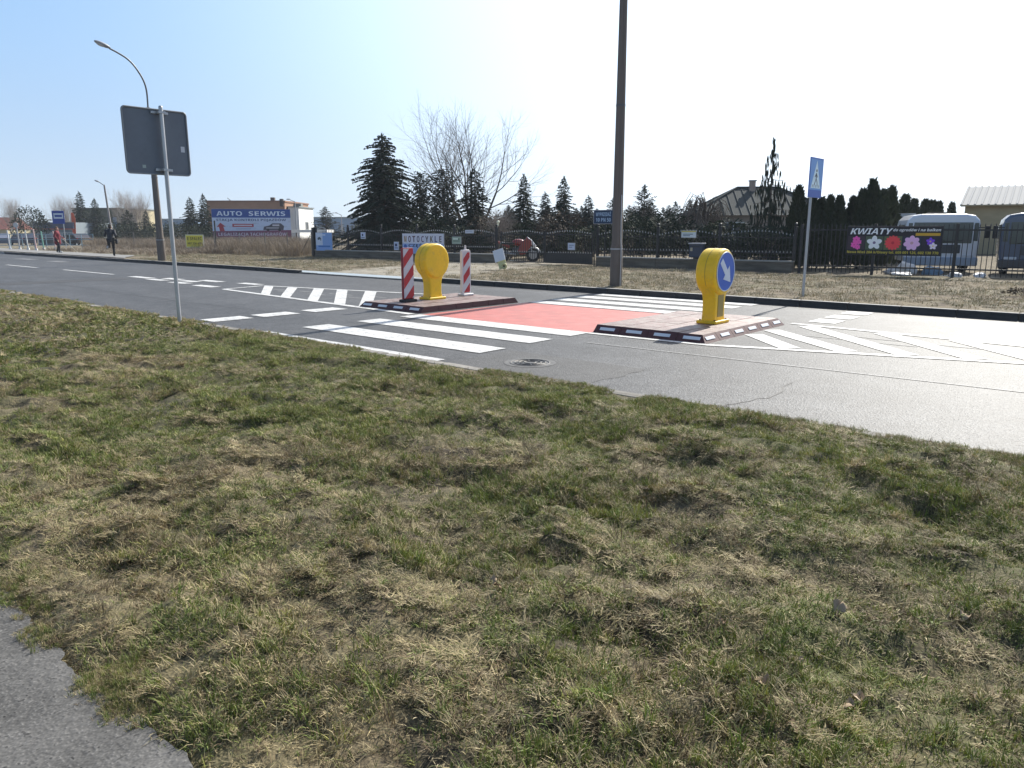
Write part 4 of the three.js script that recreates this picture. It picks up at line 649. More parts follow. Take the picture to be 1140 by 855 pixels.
building('white end block right of the billboard', -27.9, -26.6, 96, 103, 4.3, whiteWall, (t, W, H, D) => { part(t, 'roof_edge', box(W + 0.3, 0.12, D + 0.3, 0, H + 0.06, 0), greyRoof); windowAt(t, W / 2 + 0.02, H * 0.55, 0, 1.2, 1.0, Math.PI / 2); part(t, 'roof_box', box(0.9, 0.45, 1.0, -0.3, H + 0.35, 0), mat(0.2, 0.2, 0.18, 0.8)); });
building('olive green hall behind the far spruces', -74.2, -66.2, 130, 142, 4.93, oliveM, (t, W, H, D) => { part(t, 'roof_edge', box(W + 0.3, 0.25, D + 0.3, 0, H + 0.1, 0), mat(0.06, 0.065, 0.05, 0.8)); part(t, 'blue_panel', box(0.9, 2.2, 0.06, 2.9, H - 2.4, D / 2 + 0.04), mat(0.12, 0.2, 0.3, 0.6)); for (const x of [-2.6, 0]) windowAt(t, x, H - 2.2, D / 2 + 0.02, 1.4, 1.2); });
building('pale yellow house wall behind bare birch', -66.1, -63.9, 131, 139, 4.9, creamM, (t, W, H, D) => { part(t, 'roof_edge', box(W + 0.3, 0.18, D + 0.3, 0, H + 0.09, 0), greyRoof); windowAt(t, 0.2, H - 1.8, D / 2 + 0.02, 0.9, 1.2); });
building('long pale blue hall on the horizon right of the billboard', -63.3, -45.0, 230, 246, 4.8, blueWall, (t, W, H, D) => { part(t, 'roof_edge', box(W + 0.4, 0.4, D + 0.4, 0, H + 0.2, 0), greyRoof); part(t, 'loading_bay', box(5, 1.6, 0.2, -3, H - 3, D / 2 + 0.1), whiteWall); });
building('long pale blue hall on the horizon left of the billboard', -109, -94, 230, 246, 4.3, blueWall, (t, W, H, D) => part(t, 'roof_edge', box(W + 0.4, 0.4, D + 0.4, 0, H + 0.2, 0), greyRoof));
building('low grey showroom with dark band behind the parked cars', -62, -57.2, 100, 110, 2.5, mat(0.2, 0.24, 0.27, 0.6), (t, W, H, D) => { part(t, 'fascia', box(W + 0.4, 0.8, 0.3, 0, H - 0.4, D / 2 + 0.2), mat(0.05, 0.055, 0.1, 0.5)); part(t, 'stripe', box(W + 0.42, 0.1, 0.02, 0, H - 0.85, D / 2 + 0.37), mat(0.5, 0.1, 0.06, 0.5)); for (const x of [-1.6, 0, 1.6]) windowAt(t, x, H - 2.0, D / 2 + 0.02, 1.4, 1.3); });
{ // red-roofed house at the left edge
  const [x, z] = town(-100.5, 150), t = thing('building', 'low house with red tiled roof at the left edge', 'building', [x, groundY(x, z) - 0.2, z], TOWN);
  part(t, 'wall', box(8, 2.6, 7, 0, 1.3, 0), creamM); part(t, 'roof', extrude([[-4.2, 0], [4.2, 0], [0, 2.3]], 8.4).rotateY(Math.PI / 2).translate(-4.2, 2.6, 0), tileRed); windowAt(t, 1.5, 1.5, 3.52, 1.2, 1.0);
}
{ // white flat canopy
  const [x, z] = town(-21, 80), t = thing('canopy', 'white flat canopy roof right of the billboard', 'canopy', [x, groundY(x, z), z], TOWN), top = 1.58 - groundY(x, z);
  part(t, 'roof', box(4.1, 0.28, 3, 0, top - 0.14, 0), whiteWall); for (const [a, b] of [[-1.9, 1.3], [1.9, 1.3], [-1.9, -1.3], [1.9, -1.3]]) part(t, 'column', rod(V(a, 0, b), V(a, top - 0.28, b), 0.06, 0.06, 6), darkTrim);
}
{ // house with grey-green metal hip roof
  const [x, z] = [-21.7, -50], t = thing('house', 'house with grey green standing-seam hip roof behind the weeping trees', 'house', [x, 0, z], 0.62), roofM = grain(0.045, 0.056, 0.054, 0.95, 0.3, 5);
  const hw = 4.8, hd = 3.6, e = 2.5, rg = 4.35, c = [[-hw, e, hd], [hw, e, hd], [hw, e, -hd], [-hw, e, -hd]].map((p) => V(...p)), a = V(-1.3, rg, 0), b = V(1.3, rg, 0), bag = new Bag();
  bag.tri(c[0], c[1], b); bag.tri(c[0], b, a); bag.tri(c[2], c[3], a); bag.tri(c[2], a, b); bag.tri(c[1], c[2], b); bag.tri(c[3], c[0], a); bag.tri(c[0], c[3], c[2]); bag.tri(c[0], c[2], c[1]);
  part(t, 'wall', box(8.6, 2.6, 6.2, 0, 1.3, 0), grain(0.28, 0.24, 0.2, 0.9, 0.3));
  const roof = part(t, 'roof', bag.geo(), roofM);
  const seam = (p, q) => part(roof, 'seam', rod(p.clone().setY(p.y + 0.03), q.clone().setY(q.y + 0.03), 0.028, 0.028, 4), roofM);
  for (let k = 1; k < 18; k++) { const u = k / 18; for (const s of [1, -1]) { const x0 = lerp(-hw, hw, u), lim = clamp((hw - Math.abs(x0)) / (hw - 1.3)); seam(V(x0, e, s * hd), V(x0, lerp(e, rg, lim), s * hd * (1 - lim))); } const z0 = lerp(-hd, hd, u), l2 = clamp((hd - Math.abs(z0)) / hd); for (const s of [1, -1]) seam(V(s * hw, e, z0), V(s * lerp(hw, 1.3, l2), lerp(e, rg, l2), z0)); }
  for (const [p, q] of [[c[0], a], [c[3], a], [c[1], b], [c[2], b], [a, b]]) part(roof, 'ridge_cap', rod(p.clone().setY(p.y + 0.04), q.clone().setY(q.y + 0.04), 0.07, 0.07, 6), roofM);
  part(roof, 'chimney', box(0.36, 0.95, 0.36, -0.4, 4.3, 0.3), grain(0.36, 0.27, 0.22, 0.9)); part(roof, 'chimney_cap', box(0.46, 0.07, 0.46, -0.4, 4.8, 0.3), mat(0.2, 0.2, 0.2, 0.8));
  windowAt(t, -2, 1.5, 3.12, 1.2, 1.1); windowAt(t, 2, 1.5, 3.12, 1.2, 1.1);
}
building('flat grey house roof with brick chimney above the thuja row', 15.2, 20.0, 60, 68, 3.1, mat(0.24, 0.28, 0.32, 0.7), (t, W, H, D) => { part(t, 'roof_edge', box(W + 0.2, 0.12, D + 0.2, 0, H + 0.06, 0), greyRoof); part(t, 'chimney', box(0.6, 0.8, 0.6, -1.0, H + 0.5, 1), grain(0.3, 0.13, 0.09, 0.9)); part(t, 'antenna', rod(V(1.2, H, 0), V(1.2, H + 1.0, 0), 0.02, 0.015, 5), greyRoof); windowAt(t, 0, H - 0.9, D / 2 + 0.02, 1.2, 0.9); });
{ // tan hall with white corrugated roof on the right
  const t = thing('hall', 'tan hall with white corrugated roof at the right edge', 'building', [-4.2, 0, -55], 0.1), roofM = mat(0.42, 0.42, 0.41, 0.9), W = 12, D = 7;
  part(t, 'wall', box(W, 3.1, D, 0, 1.55, -D / 2), tanM);
  const slope = Math.atan2(1.25, D / 2 + 0.3), L = Math.hypot(1.25, D / 2 + 0.3);
  for (const s of [1, -1]) {
    const rf = part(t, 'roof', box(W + 0.5, 0.05, L, 0, 0, 0).rotateX(s * slope).translate(0, 3.68, -D / 2 + s * (D / 4 + 0.15)), roofM);
    for (let x = -W / 2 - 0.2; x < W / 2 + 0.2; x += 0.36) part(rf, 'corrugation', put(new THREE.CylinderGeometry(0.07, 0.07, L, 6, 1), x, 0, 0, Math.PI / 2).rotateX(s * slope).translate(0, 3.72, -D / 2 + s * (D / 4 + 0.15)), roofM);
  }
  part(t, 'gutter', rod(V(-W / 2 - 0.2, 3.05, 0.36), V(W / 2 + 0.2, 3.05, 0.36), 0.06, 0.06, 6), tanM); windowAt(t, 2.5, 1.6, 0.03, 1.5, 1.0);
}

// ---------------------------------------------------------------- vehicles
const tyreM = mat(0.018, 0.018, 0.018, 0.8), rimM = mat(0.35, 0.35, 0.36, 0.35, { metalness: 0.7 }), carGlass = new THREE.MeshStandardMaterial({ color: rgb(0.03, 0.035, 0.04), roughness: 0.06 });
const paint = (r, g, b) => new THREE.MeshPhysicalMaterial({ color: rgb(r, g, b), roughness: 0.35, clearcoat: 0.8, clearcoatRoughness: 0.1 });
function wheelOn(t, x, y, z, rad = 0.31, w = 0.2) { const ty = part(t, 'wheel', put(new THREE.TorusGeometry(rad - 0.08, 0.085, 8, 20).scale(1, 1, w / 0.17), x, y, z), tyreM); part(ty, 'rim', put(new THREE.CylinderGeometry(rad - 0.09, rad - 0.09, w * 0.7, 16), x, y, z, Math.PI / 2), rimM); }
function carThing(name, label, cat, [x, y, z], ry, m, kind, s = 1, group) {     // length along local x
  const t = thing(name, label, cat, [x, y, z], ry, group); t.scale.setScalar(s);
  const P = kind === 'van' ? { body: [[-2.2, 0.28], [2.15, 0.28], [2.25, 0.6], [2.2, 0.95], [1.35, 1.12], [0.75, 1.8], [0.5, 1.86], [-2.15, 1.86], [-2.22, 1.4]], glass: [[1.25, 1.15], [0.72, 1.72], [0.3, 1.72], [0.3, 1.15]], wheels: [-1.4, 1.4] } : { body: [[-2.0, 0.26], [2.05, 0.26], [2.1, 0.6], [1.95, 0.78], [1.0, 0.92], [0.35, 1.38], [-1.1, 1.42], [-1.75, 1.0], [-2.05, 0.9]], glass: [[0.85, 0.94], [0.32, 1.32], [-1.05, 1.35], [-1.5, 0.98]], wheels: [-1.3, 1.3] };
  const body = part(t, 'body', extrude(P.body, 1.7, 0.08).translate(0, 0, -0.85), m);
  for (const sd of [1, -1]) part(t, 'window', extrude(P.glass, 0.012).translate(0, 0, sd > 0 ? 0.845 : -0.857), carGlass);
  const f = P.body[kind === 'van' ? 4 : 4], g = P.body[5], ws = V(f[0] - g[0], f[1] - g[1], 0), ang = Math.atan2(ws.y, ws.x);
  part(t, 'windscreen', put(new THREE.BoxGeometry(ws.length() * 0.86, 0.02, 1.42), (f[0] + g[0]) / 2, (f[1] + g[1]) / 2 + 0.012, 0, 0, 0, ang), carGlass);
  for (const wx of P.wheels) for (const sd of [1, -1]) wheelOn(t, wx, 0.31, sd * 0.76);
  for (const sd of [1, -1]) { part(t, 'headlight', rbox(0.1, 0.14, 0.32, 0.03, P.body[2][0] - 0.06, 0.66, sd * 0.6), mat(0.7, 0.72, 0.75, 0.1)); part(t, 'tail_light', rbox(0.08, 0.2, 0.18, 0.02, P.body[0][0] - 0.02, 0.8, sd * 0.7), mat(0.35, 0.02, 0.02, 0.3)); }
  part(body, 'bumper', rbox(0.16, 0.18, 1.6, 0.05, P.body[1][0] + 0.02, 0.38, 0), mat(0.04, 0.04, 0.045, 0.6));
  return t;
}
const onTown = (r, d) => { const [x, z] = town(r, d); return [x, groundY(x, z), z]; };
for (const [r_, d, turn, c, l] of [[-61.5, 92, 0.6, [0.16, 0.18, 0.24], 'grey parked car at the left picture edge'], [-57.6, 90, 0.9, [0.02, 0.03, 0.07], 'dark blue parked car between the pale fence posts'], [-55.5, 92, 0.5, [0.03, 0.045, 0.06], 'dark teal parked car under the broad pine'], [-53.0, 93, 0.9, [0.015, 0.015, 0.025], 'black parked car left of the red-coated walker']]) carThing('parked_car', l, 'car', onTown(r_, d), TOWN + turn + Math.PI / 2, paint(...c), 'car', 1, 'cars parked behind the pale posts');
carThing('delivery_van', 'white delivery van behind the red-coated walker', 'van', onTown(-62.0, 108), TOWN + 0.75 + Math.PI, paint(0.78, 0.78, 0.78), 'van', 1);
{ // white lorry beside the van
  const t = thing('box_truck', 'white lorry with orange-topped cab right of the van', 'truck', onTown(-67.6, 122), TOWN + 0.9), w = paint(0.62, 0.64, 0.66), or = paint(0.5, 0.09, 0.03);
  part(t, 'cab', rbox(1.6, 1.7, 2.0, 0.12, 0.9, 1.3, 0), w); part(t, 'windscreen', rbox(0.03, 0.7, 1.7, 0.01, 1.7, 1.65, 0), carGlass); part(t, 'side_window', rbox(0.7, 0.55, 0.03, 0.01, 1.1, 1.65, 1.0), carGlass); part(t, 'wind_deflector', rbox(0.9, 0.7, 1.8, 0.1, 0.5, 2.5, 0), or); part(t, 'box_body', rbox(2.4, 1.6, 2.1, 0.04, -1.2, 1.7, 0), w); part(t, 'chassis', box(4.0, 0.25, 1.0, -0.4, 0.6, 0), tyreM);
  for (const x of [1.0, -1.6]) for (const z of [-0.9, 0.9]) wheelOn(t, x, 0.42, z, 0.42, 0.25);
}
// two truck cabs parked nose-out behind the bar fence
const cabGlass = new THREE.MeshStandardMaterial({ color: rgb(0.085, 0.105, 0.095), roughness: 0.08 });
function truckCab(label, x, z, ry, m, lower, low) {
  const t = thing('truck_cab', label, 'truck', [x, 0.1, z], ry, 'trucks behind the bar fence'), prof = [[-1.15, 0.42], [1.15, 0.42], [1.2, 1.0], [1.2, 1.55], [1.14, 1.86], [0.98, 2.02], [0.7, 2.07], [-0.7, 2.07], [-0.98, 2.02], [-1.14, 1.86], [-1.2, 1.55], [-1.2, 1.0]];
  const body = part(t, 'cab', extrude(prof, 1.9, 0.1).translate(0, 0, -1.9), m);
  part(t, 'windscreen', rbox(1.86, 0.72, 0.03, 0.012, 0, 1.42, 0.006), cabGlass);
  for (const s of [1, -1]) { part(t, 'pillar_window', rbox(0.13, 0.62, 0.03, 0.01, s * 1.045, 1.45, 0.004), cabGlass); part(t, 'side_window', rbox(0.02, 0.6, 0.9, 0.008, s * 1.195, 1.4, -0.8), cabGlass); part(t, 'mirror', rbox(0.14, 0.42, 0.1, 0.03, s * 1.36, 1.45, 0.08), tyreM); part(t, 'mirror_arm', rod(V(s * 1.1, 1.6, 0), V(s * 1.34, 1.6, 0.06), 0.015, 0.015, 5), tyreM); part(t, 'headlight', rbox(0.36, 0.17, 0.05, 0.03, s * 0.85, 0.56, 0.02), mat(0.6, 0.62, 0.64, 0.15)); }
  part(t, 'roof_hatch', rbox(0.66, 0.07, 0.6, 0.02, -0.05, 2.10, -0.7), tyreM); part(t, 'grille', rbox(1.2, 0.3, 0.04, 0.02, 0, 0.86, 0.006), mat(0.06, 0.065, 0.07, 0.5)); part(t, 'bumper', rbox(2.36, 0.3, 0.16, 0.04, 0, 0.42, -0.02), lower); for (const y of [1.15, 1.12]) part(t, 'wiper', rod(V(-0.7 + (y - 1.12) * 20, 1.08, 0.035), V(0.1 + (y - 1.12) * 20, 1.14 + (y - 1.12), 0.035), 0.01, 0.008, 4), tyreM);
  for (const s of [1, -1]) { const w = part(t, 'wheel', put(new THREE.TorusGeometry(0.3, 0.13, 8, 20), s * 0.95, 0.42, -0.9, 0, Math.PI / 2), tyreM); part(w, 'rim', put(new THREE.CylinderGeometry(0.22, 0.22, 0.16, 14), s * 0.95, 0.42, -0.9, 0, 0, Math.PI / 2), rimM); }
  return t;
}
truckCab('white rounded truck cab with roof hatch behind the bar fence', -6.28, -30.4, 0.42, paint(0.78, 0.79, 0.82), paint(0.3, 0.38, 0.48));
truckCab('dark blue truck cab at the right picture edge', -3.28, -30.1, 0.2, paint(0.05, 0.085, 0.15), paint(0.02, 0.03, 0.05));
board('painted_board', 'grey board with yellow and red painting behind the banner', 'board', [-9.3, 1.95, -36], 0.3, 1.5, 0.72, (c, w, h) => { c.fillStyle = '#9aa3ac'; c.fillRect(0, 0, w, h); c.fillStyle = '#b7a24a'; c.fillRect(w * 0.08, h * 0.15, w * 0.35, h * 0.3); c.fillStyle = '#9a3a3a'; c.fillRect(w * 0.14, h * 0.55, w * 0.2, h * 0.3); c.fillStyle = '#2e3c52'; c.fillRect(w * 0.5, h * 0.2, w * 0.18, h * 0.6); c.fillRect(w * 0.75, h * 0.4, w * 0.2, h * 0.2); c.fillStyle = '#dde2e6'; c.fillRect(w * 0.36, h * 0.6, w * 0.1, h * 0.25); }, 128, { legs: [-0.45, 0.45], ground: 0.14, legR: 0.03 });
{ // crates and pale plastic heaped behind the bar fence
  const r = rng(131), sc = (label, x, z, w, h, c) => { const g = new THREE.IcosahedronGeometry(0.5, 2), p = g.attributes.position; for (let i = 0; i < p.count; i++) { const k = 0.65 + 0.7 * vn(p.getX(i) * 4 + x * 3, p.getY(i) * 4 + p.getZ(i) * 3, 7); p.setXYZ(i, p.getX(i) * w * k, Math.max(0, p.getY(i) * h * k + h * 0.25), p.getZ(i) * w * 0.6 * k); } g.computeVertexNormals(); const m = part(scene, 'plastic_heap', g, c); m.position.set(x, 0.13, z); m.rotation.y = r() * 3; tag(m, label, 'rubbish', 'pale rubbish under the bar fence'); };
  const wh = mat(0.7, 0.7, 0.7, 0.6), bl = mat(0.14, 0.24, 0.36, 0.6);
  sc('crumpled white sheet behind the fence below the banner', -6.9, -28.3, 0.7, 0.55, wh); sc('flat white sheet on the ground below the banner middle', -6.75, -27.6, 0.7, 0.16, wh); sc('bluish plastic heap under the truck cab', -6.1, -28.6, 0.6, 0.4, bl); sc('white scrap heap below the white truck cab', -5.25, -27.7, 0.36, 0.24, wh); sc('white scrap between the two trucks', -4.6, -28.1, 0.36, 0.22, wh); sc('pale strip of plastic left of the white truck cab', -7.3, -28.4, 0.5, 0.3, mat(0.4, 0.42, 0.45, 0.6));
}
{ // red motorcycle inside the gate
  const t = thing('motorcycle', 'red motorcycle with white nose inside the gate', 'motorcycle', [-23.3, 0.13, -27.2], 0.75), rd = paint(0.30, 0.03, 0.02), wt = paint(0.75, 0.74, 0.72), blk = mat(0.02, 0.02, 0.02, 0.5); t.scale.setScalar(1.05);
  for (const [n, x] of [['front', 0.68], ['rear', -0.68]]) { const w = part(t, 'wheel', put(new THREE.TorusGeometry(0.25, 0.065, 8, 24), x, 0.315, 0), tyreM); part(w, 'rim', put(new THREE.CylinderGeometry(0.19, 0.19, 0.05, 16), x, 0.315, 0, Math.PI / 2), rimM); }
  part(t, 'fairing', extrude([[0.1, 0.3], [0.35, 0.36], [0.62, 0.75], [0.62, 0.95], [0.4, 1.1], [0.15, 0.85], [-0.05, 0.5]], 0.34, 0.06).translate(0, 0, -0.17), rd);
  part(t, 'nose', extrude([[0.42, 1.12], [0.62, 0.97], [0.82, 0.72], [0.74, 0.66], [0.56, 0.78], [0.36, 0.98]], 0.3, 0.05).translate(0, 0, -0.15), wt);
  part(t, 'tank', put(new THREE.SphereGeometry(1, 16, 12).scale(0.3, 0.16, 0.17), 0.02, 0.86, 0), rd); part(t, 'seat', rbox(0.6, 0.09, 0.26, 0.04, -0.42, 0.82, 0), blk); part(t, 'tail', extrude([[-0.35, 0.72], [-0.95, 0.96], [-0.98, 0.88], [-0.4, 0.6]], 0.2, 0.03).translate(0, 0, -0.1), rd); part(t, 'tail_panel', rbox(0.2, 0.1, 0.22, 0.02, -0.7, 0.83, 0), wt);
  part(t, 'engine', rbox(0.46, 0.34, 0.3, 0.05, -0.02, 0.46, 0), mat(0.1, 0.1, 0.1, 0.4, { metalness: 0.6 })); for (const z of [-0.1, 0.1]) part(t, 'fork', rod(V(0.68, 0.31, z), V(0.45, 1.0, z), 0.025, 0.025, 8), rimM); part(t, 'swing_arm', rod(V(-0.68, 0.31, 0.08), V(-0.1, 0.42, 0.08), 0.03, 0.03, 8), rimM); part(t, 'exhaust', rod(V(-0.1, 0.34, 0.16), V(-0.8, 0.42, 0.18), 0.04, 0.055, 10), rimM); part(t, 'handlebar', rod(V(0.42, 1.02, -0.32), V(0.42, 1.02, 0.32), 0.014, 0.014, 8), blk); part(t, 'mudguard', put(new THREE.TorusGeometry(0.32, 0.05, 6, 14, 1.8), 0.68, 0.315, 0, 0, 0, 0.5), wt); part(t, 'kickstand', rod(V(-0.1, 0.3, 0.1), V(-0.2, 0.0, 0.25), 0.012, 0.012, 6), blk);
}

// ---------------------------------------------------------------- far left street furniture
{
  const [x, y, z] = onTown(-30.5, 58), t = thing('lamp_post', 'thin far lamp post rising above the running walker', 'lamp post', [x, y, z], TOWN);
  part(t, 'pole', rod(V(0.25, 0, 0), V(0, 4.75, 0), 0.1, 0.06, 8), mat(0.28, 0.26, 0.25, 0.8)); part(t, 'arm', rod(V(0, 4.7, 0), V(-0.35, 4.95, 0), 0.03, 0.025, 6), armM); part(t, 'lamp_head', put(new THREE.SphereGeometry(1, 12, 8).scale(0.2, 0.06, 0.1), -0.5, 5.02, 0, 0, 0, -0.35), lampHouse);
}
for (const [r_, d, h, l] of [[-25.3, 90, 5.0, 'slender lamp post behind the white end block'], [-24.4, 110, 4.2, 'slender lamp post left of the largest spruce']]) { const [x, y, z] = onTown(r_, d), t = thing('lamp_post', l, 'lamp post', [x, y, z], TOWN); part(t, 'pole', rod(V(0, 0, 0), V(0, h, 0), 0.09, 0.05, 6), mat(0.35, 0.35, 0.36, 0.6)); part(t, 'arm', rod(V(0, h, 0), V(-0.6, h + 0.25, 0), 0.04, 0.03, 6), armM); part(t, 'lamp_head', put(new THREE.SphereGeometry(1, 10, 8).scale(0.25, 0.07, 0.1), -0.75, h + 0.3, 0), lampHouse); }
{
  const [x, y, z] = onTown(-35.4, 60), t = thing('bus_stop_sign', 'blue bus stop sign with white panel above the red-coated walker', 'sign', [x, y, z], TOWN + 0.3), bl = mat(0.015, 0.05, 0.28, 0.45);
  part(t, 'post', rod(V(0.3, 0, -0.05), V(0.3, 3.0, -0.05), 0.035, 0.035, 8), galv); part(t, 'panel', rbox(0.84, 1.0, 0.04, 0.01, 0, 2.42, 0), bl); part(t, 'white_field', rbox(0.66, 0.42, 0.012, 0.004, 0.02, 2.52, 0.024), mat(0.5, 0.58, 0.66, 0.5)); part(t, 'bus_symbol', rbox(0.5, 0.16, 0.008, 0.003, 0.02, 2.52, 0.034), bl);
}
for (const [r_, d, h, w, l] of [[-57.4, 100, 4.2, 0.62, 'tall orange advertising flag right of the bus stop sign'], [-60.0, 101, 3.2, 0.5, 'short orange advertising flag before the showroom']]) { const [x, y, z] = onTown(r_, d), t = thing('advertising_flag', l, 'flag', [x, y, z], TOWN, 'orange flags'); part(t, 'pole', rod(V(0, 0, 0), V(0.1, h, 0), 0.03, 0.02, 6), galv); part(t, 'cloth', extrude([[0.03, 1.0], [w * 0.75, 1.1], [w, h - 0.8], [w * 0.7, h - 0.1], [0.12, h]], 0.012).translate(0, 0, 0.02), mat(0.62, 0.11, 0.05, 0.8)); part(t, 'foot', box(0.5, 0.06, 0.5, 0, 0.03, 0), darkTrim); }
for (const [r_, d, c, h, l] of [[-37.5, 57, [0.55, 0.56, 0.57], 1.35, 'white fence post at the far left'], [-36.15, 57, [0.55, 0.57, 0.56], 1.35, 'second white fence post from the left edge'], [-34.3, 55, [0.6, 0.42, 0.4], 1.45, 'pink fence post with white foot'], [-35.6, 58, [0.2, 0.42, 0.34], 1.3, 'green fence post right of the pink one'], [-35.0, 58.5, [0.5, 0.36, 0.34], 1.3, 'pale pink post left of the red-coated walker'], [-36.9, 57.2, [0.35, 0.36, 0.38], 1.9, 'grey signpost between the white fence posts']]) { const [x, y, z] = onTown(r_, d), t = thing('fence_post', l, 'post', [x, y, z], TOWN, 'painted posts in front of the car park'); part(t, 'shaft', rod(V(0, 0, 0), V(-0.06, h, 0), 0.05, 0.045, 8), mat(...c, 0.6)); part(t, 'cap', put(new THREE.SphereGeometry(0.055, 8, 6), -0.06, h, 0), mat(...c, 0.6)); part(t, 'foot', put(new THREE.CylinderGeometry(0.09, 0.11, 0.16, 10), 0, 0.06, 0), mat(0.7, 0.7, 0.68, 0.7)); if (h > 1.8) part(t, 'plate', put(new THREE.CylinderGeometry(0.19, 0.19, 0.02, 18), -0.06, h - 0.1, 0.05, Math.PI / 2), mat(0.5, 0.5, 0.5, 0.5)); }
{
  const [x, y, z] = onTown(-39.4, 61.5), t = thing('rail_fence', 'pale blue rail fence in front of the parked cars', 'fence', [x, y, z], TOWN + 0.12), m = mat(0.2, 0.3, 0.36, 0.6);
  for (let k = -6; k <= 6; k++) part(t, 'post', rod(V(k * 0.9, 0, 0), V(k * 0.9, 1.15, 0), 0.03, 0.03, 6), m); for (const y2 of [0.25, 0.7, 1.12]) part(t, 'rail', box(10.8, 0.05, 0.03, 0, y2, 0.02), m);
}

// ---------------------------------------------------------------- people
function surfaceNet(sdf, lo, hi, cell) {
  const n = [0, 1, 2].map((k) => Math.ceil((hi[k] - lo[k]) / cell) + 1), [nx, ny, nz] = n, f = new Float32Array(nx * ny * nz), id = (i, j, k) => (k * ny + j) * nx + i;
  for (let k = 0; k < nz; k++) for (let j = 0; j < ny; j++) for (let i = 0; i < nx; i++) f[id(i, j, k)] = sdf(lo[0] + i * cell, lo[1] + j * cell, lo[2] + k * cell);
  const vert = new Int32Array(nx * ny * nz).fill(-1), pos = [], idx = [];
  for (let k = 0; k < nz - 1; k++) for (let j = 0; j < ny - 1; j++) for (let i = 0; i < nx - 1; i++) {
    let c = 0, x = 0, y = 0, z = 0; const v = (a, b, d) => f[id(i + a, j + b, k + d)];
    const edge = (a, b) => { const fa = v(...a), fb = v(...b); if ((fa < 0) !== (fb < 0)) { const t = fa / (fa - fb); x += lerp(a[0], b[0], t); y += lerp(a[1], b[1], t); z += lerp(a[2], b[2], t); c++; } };
    for (const a of [0, 1]) for (const b of [0, 1]) { edge([0, a, b], [1, a, b]); edge([a, 0, b], [a, 1, b]); edge([a, b, 0], [a, b, 1]); }
    if (c) { vert[id(i, j, k)] = pos.length / 3; pos.push(lo[0] + (i + x / c) * cell, lo[1] + (j + y / c) * cell, lo[2] + (k + z / c) * cell); }
  }
  for (let k = 1; k < nz - 1; k++) for (let j = 1; j < ny - 1; j++) for (let i = 1; i < nx - 1; i++) {
    const a = f[id(i, j, k)] < 0, q = (p0, p1, p2, p3, flip) => { if ([p0, p1, p2, p3].some((p) => p < 0)) return; flip ? idx.push(p0, p2, p1, p0, p3, p2) : idx.push(p0, p1, p2, p0, p2, p3); };
    if (a !== f[id(i + 1, j, k)] < 0) q(vert[id(i, j - 1, k - 1)], vert[id(i, j, k - 1)], vert[id(i, j, k)], vert[id(i, j - 1, k)], !a);
    if (a !== f[id(i, j + 1, k)] < 0) q(vert[id(i - 1, j, k - 1)], vert[id(i - 1, j, k)], vert[id(i, j, k)], vert[id(i, j, k - 1)], !a);
    if (a !== f[id(i, j, k + 1)] < 0) q(vert[id(i - 1, j - 1, k)], vert[id(i, j - 1, k)], vert[id(i, j, k)], vert[id(i - 1, j, k)], !a);
  }
  const g = new THREE.BufferGeometry(); g.setAttribute('position', new THREE.Float32BufferAttribute(pos, 3)); g.setIndex(idx); g.computeVertexNormals(); return g;
}
function bones(list, cell, blend = 0.03) {       // list of [a, b, ra, rb]: smooth union of tapered capsules
  const lo = [1e9, 1e9, 1e9], hi = [-1e9, -1e9, -1e9]; for (const [a, b, ra, rb] of list) for (const [p, r] of [[a, ra], [b, rb]]) for (let k = 0; k < 3; k++) { lo[k] = Math.min(lo[k], p[k] - r - 3 * cell); hi[k] = Math.max(hi[k], p[k] + r + 3 * cell); }
  return surfaceNet((x, y, z) => { let d = 1e9; for (const [a, b, ra, rb] of list) { const bx = b[0] - a[0], by = b[1] - a[1], bz = b[2] - a[2], t = clamp(((x - a[0]) * bx + (y - a[1]) * by + (z - a[2]) * bz) / (bx * bx + by * by + bz * bz + 1e-9)), e = Math.hypot(x - a[0] - bx * t, y - a[1] - by * t, z - a[2] - bz * t) - lerp(ra, rb, t); const h = clamp(0.5 + 0.5 * (d - e) / blend); d = lerp(d, e, h) - blend * h * (1 - h); } return d; }, lo, hi, cell);
}
const skinM = mat(0.42, 0.24, 0.17, 0.6);
function handBones(w, dir, side) {                // five fingers rooted in the palm; dir points from wrist to knuckles
  const d = V(...dir).normalize(), s = V(...side).normalize(), o = [], P = (a, b) => V(...w).addScaledVector(d, a).addScaledVector(s, b), A = (v) => v.toArray();
  o.push([A(P(0, 0)), A(P(0.08, 0)), 0.026, 0.03]);
  [[-0.03, 0.055], [-0.01, 0.075], [0.01, 0.08], [0.03, 0.065]].forEach(([b, L]) => { const k = P(0.08, b), m = P(0.08 + L * 0.55, b * 1.05).add(V(0, -0.006, 0)), e = P(0.08 + L, b * 0.9).add(V(0, -0.02, 0)); o.push([A(k), A(m), 0.0095, 0.009], [A(m), A(e), 0.009, 0.0075]); });
  o.push([A(P(0.02, -0.03)), A(P(0.065, -0.062)), 0.012, 0.009]); return o;
}
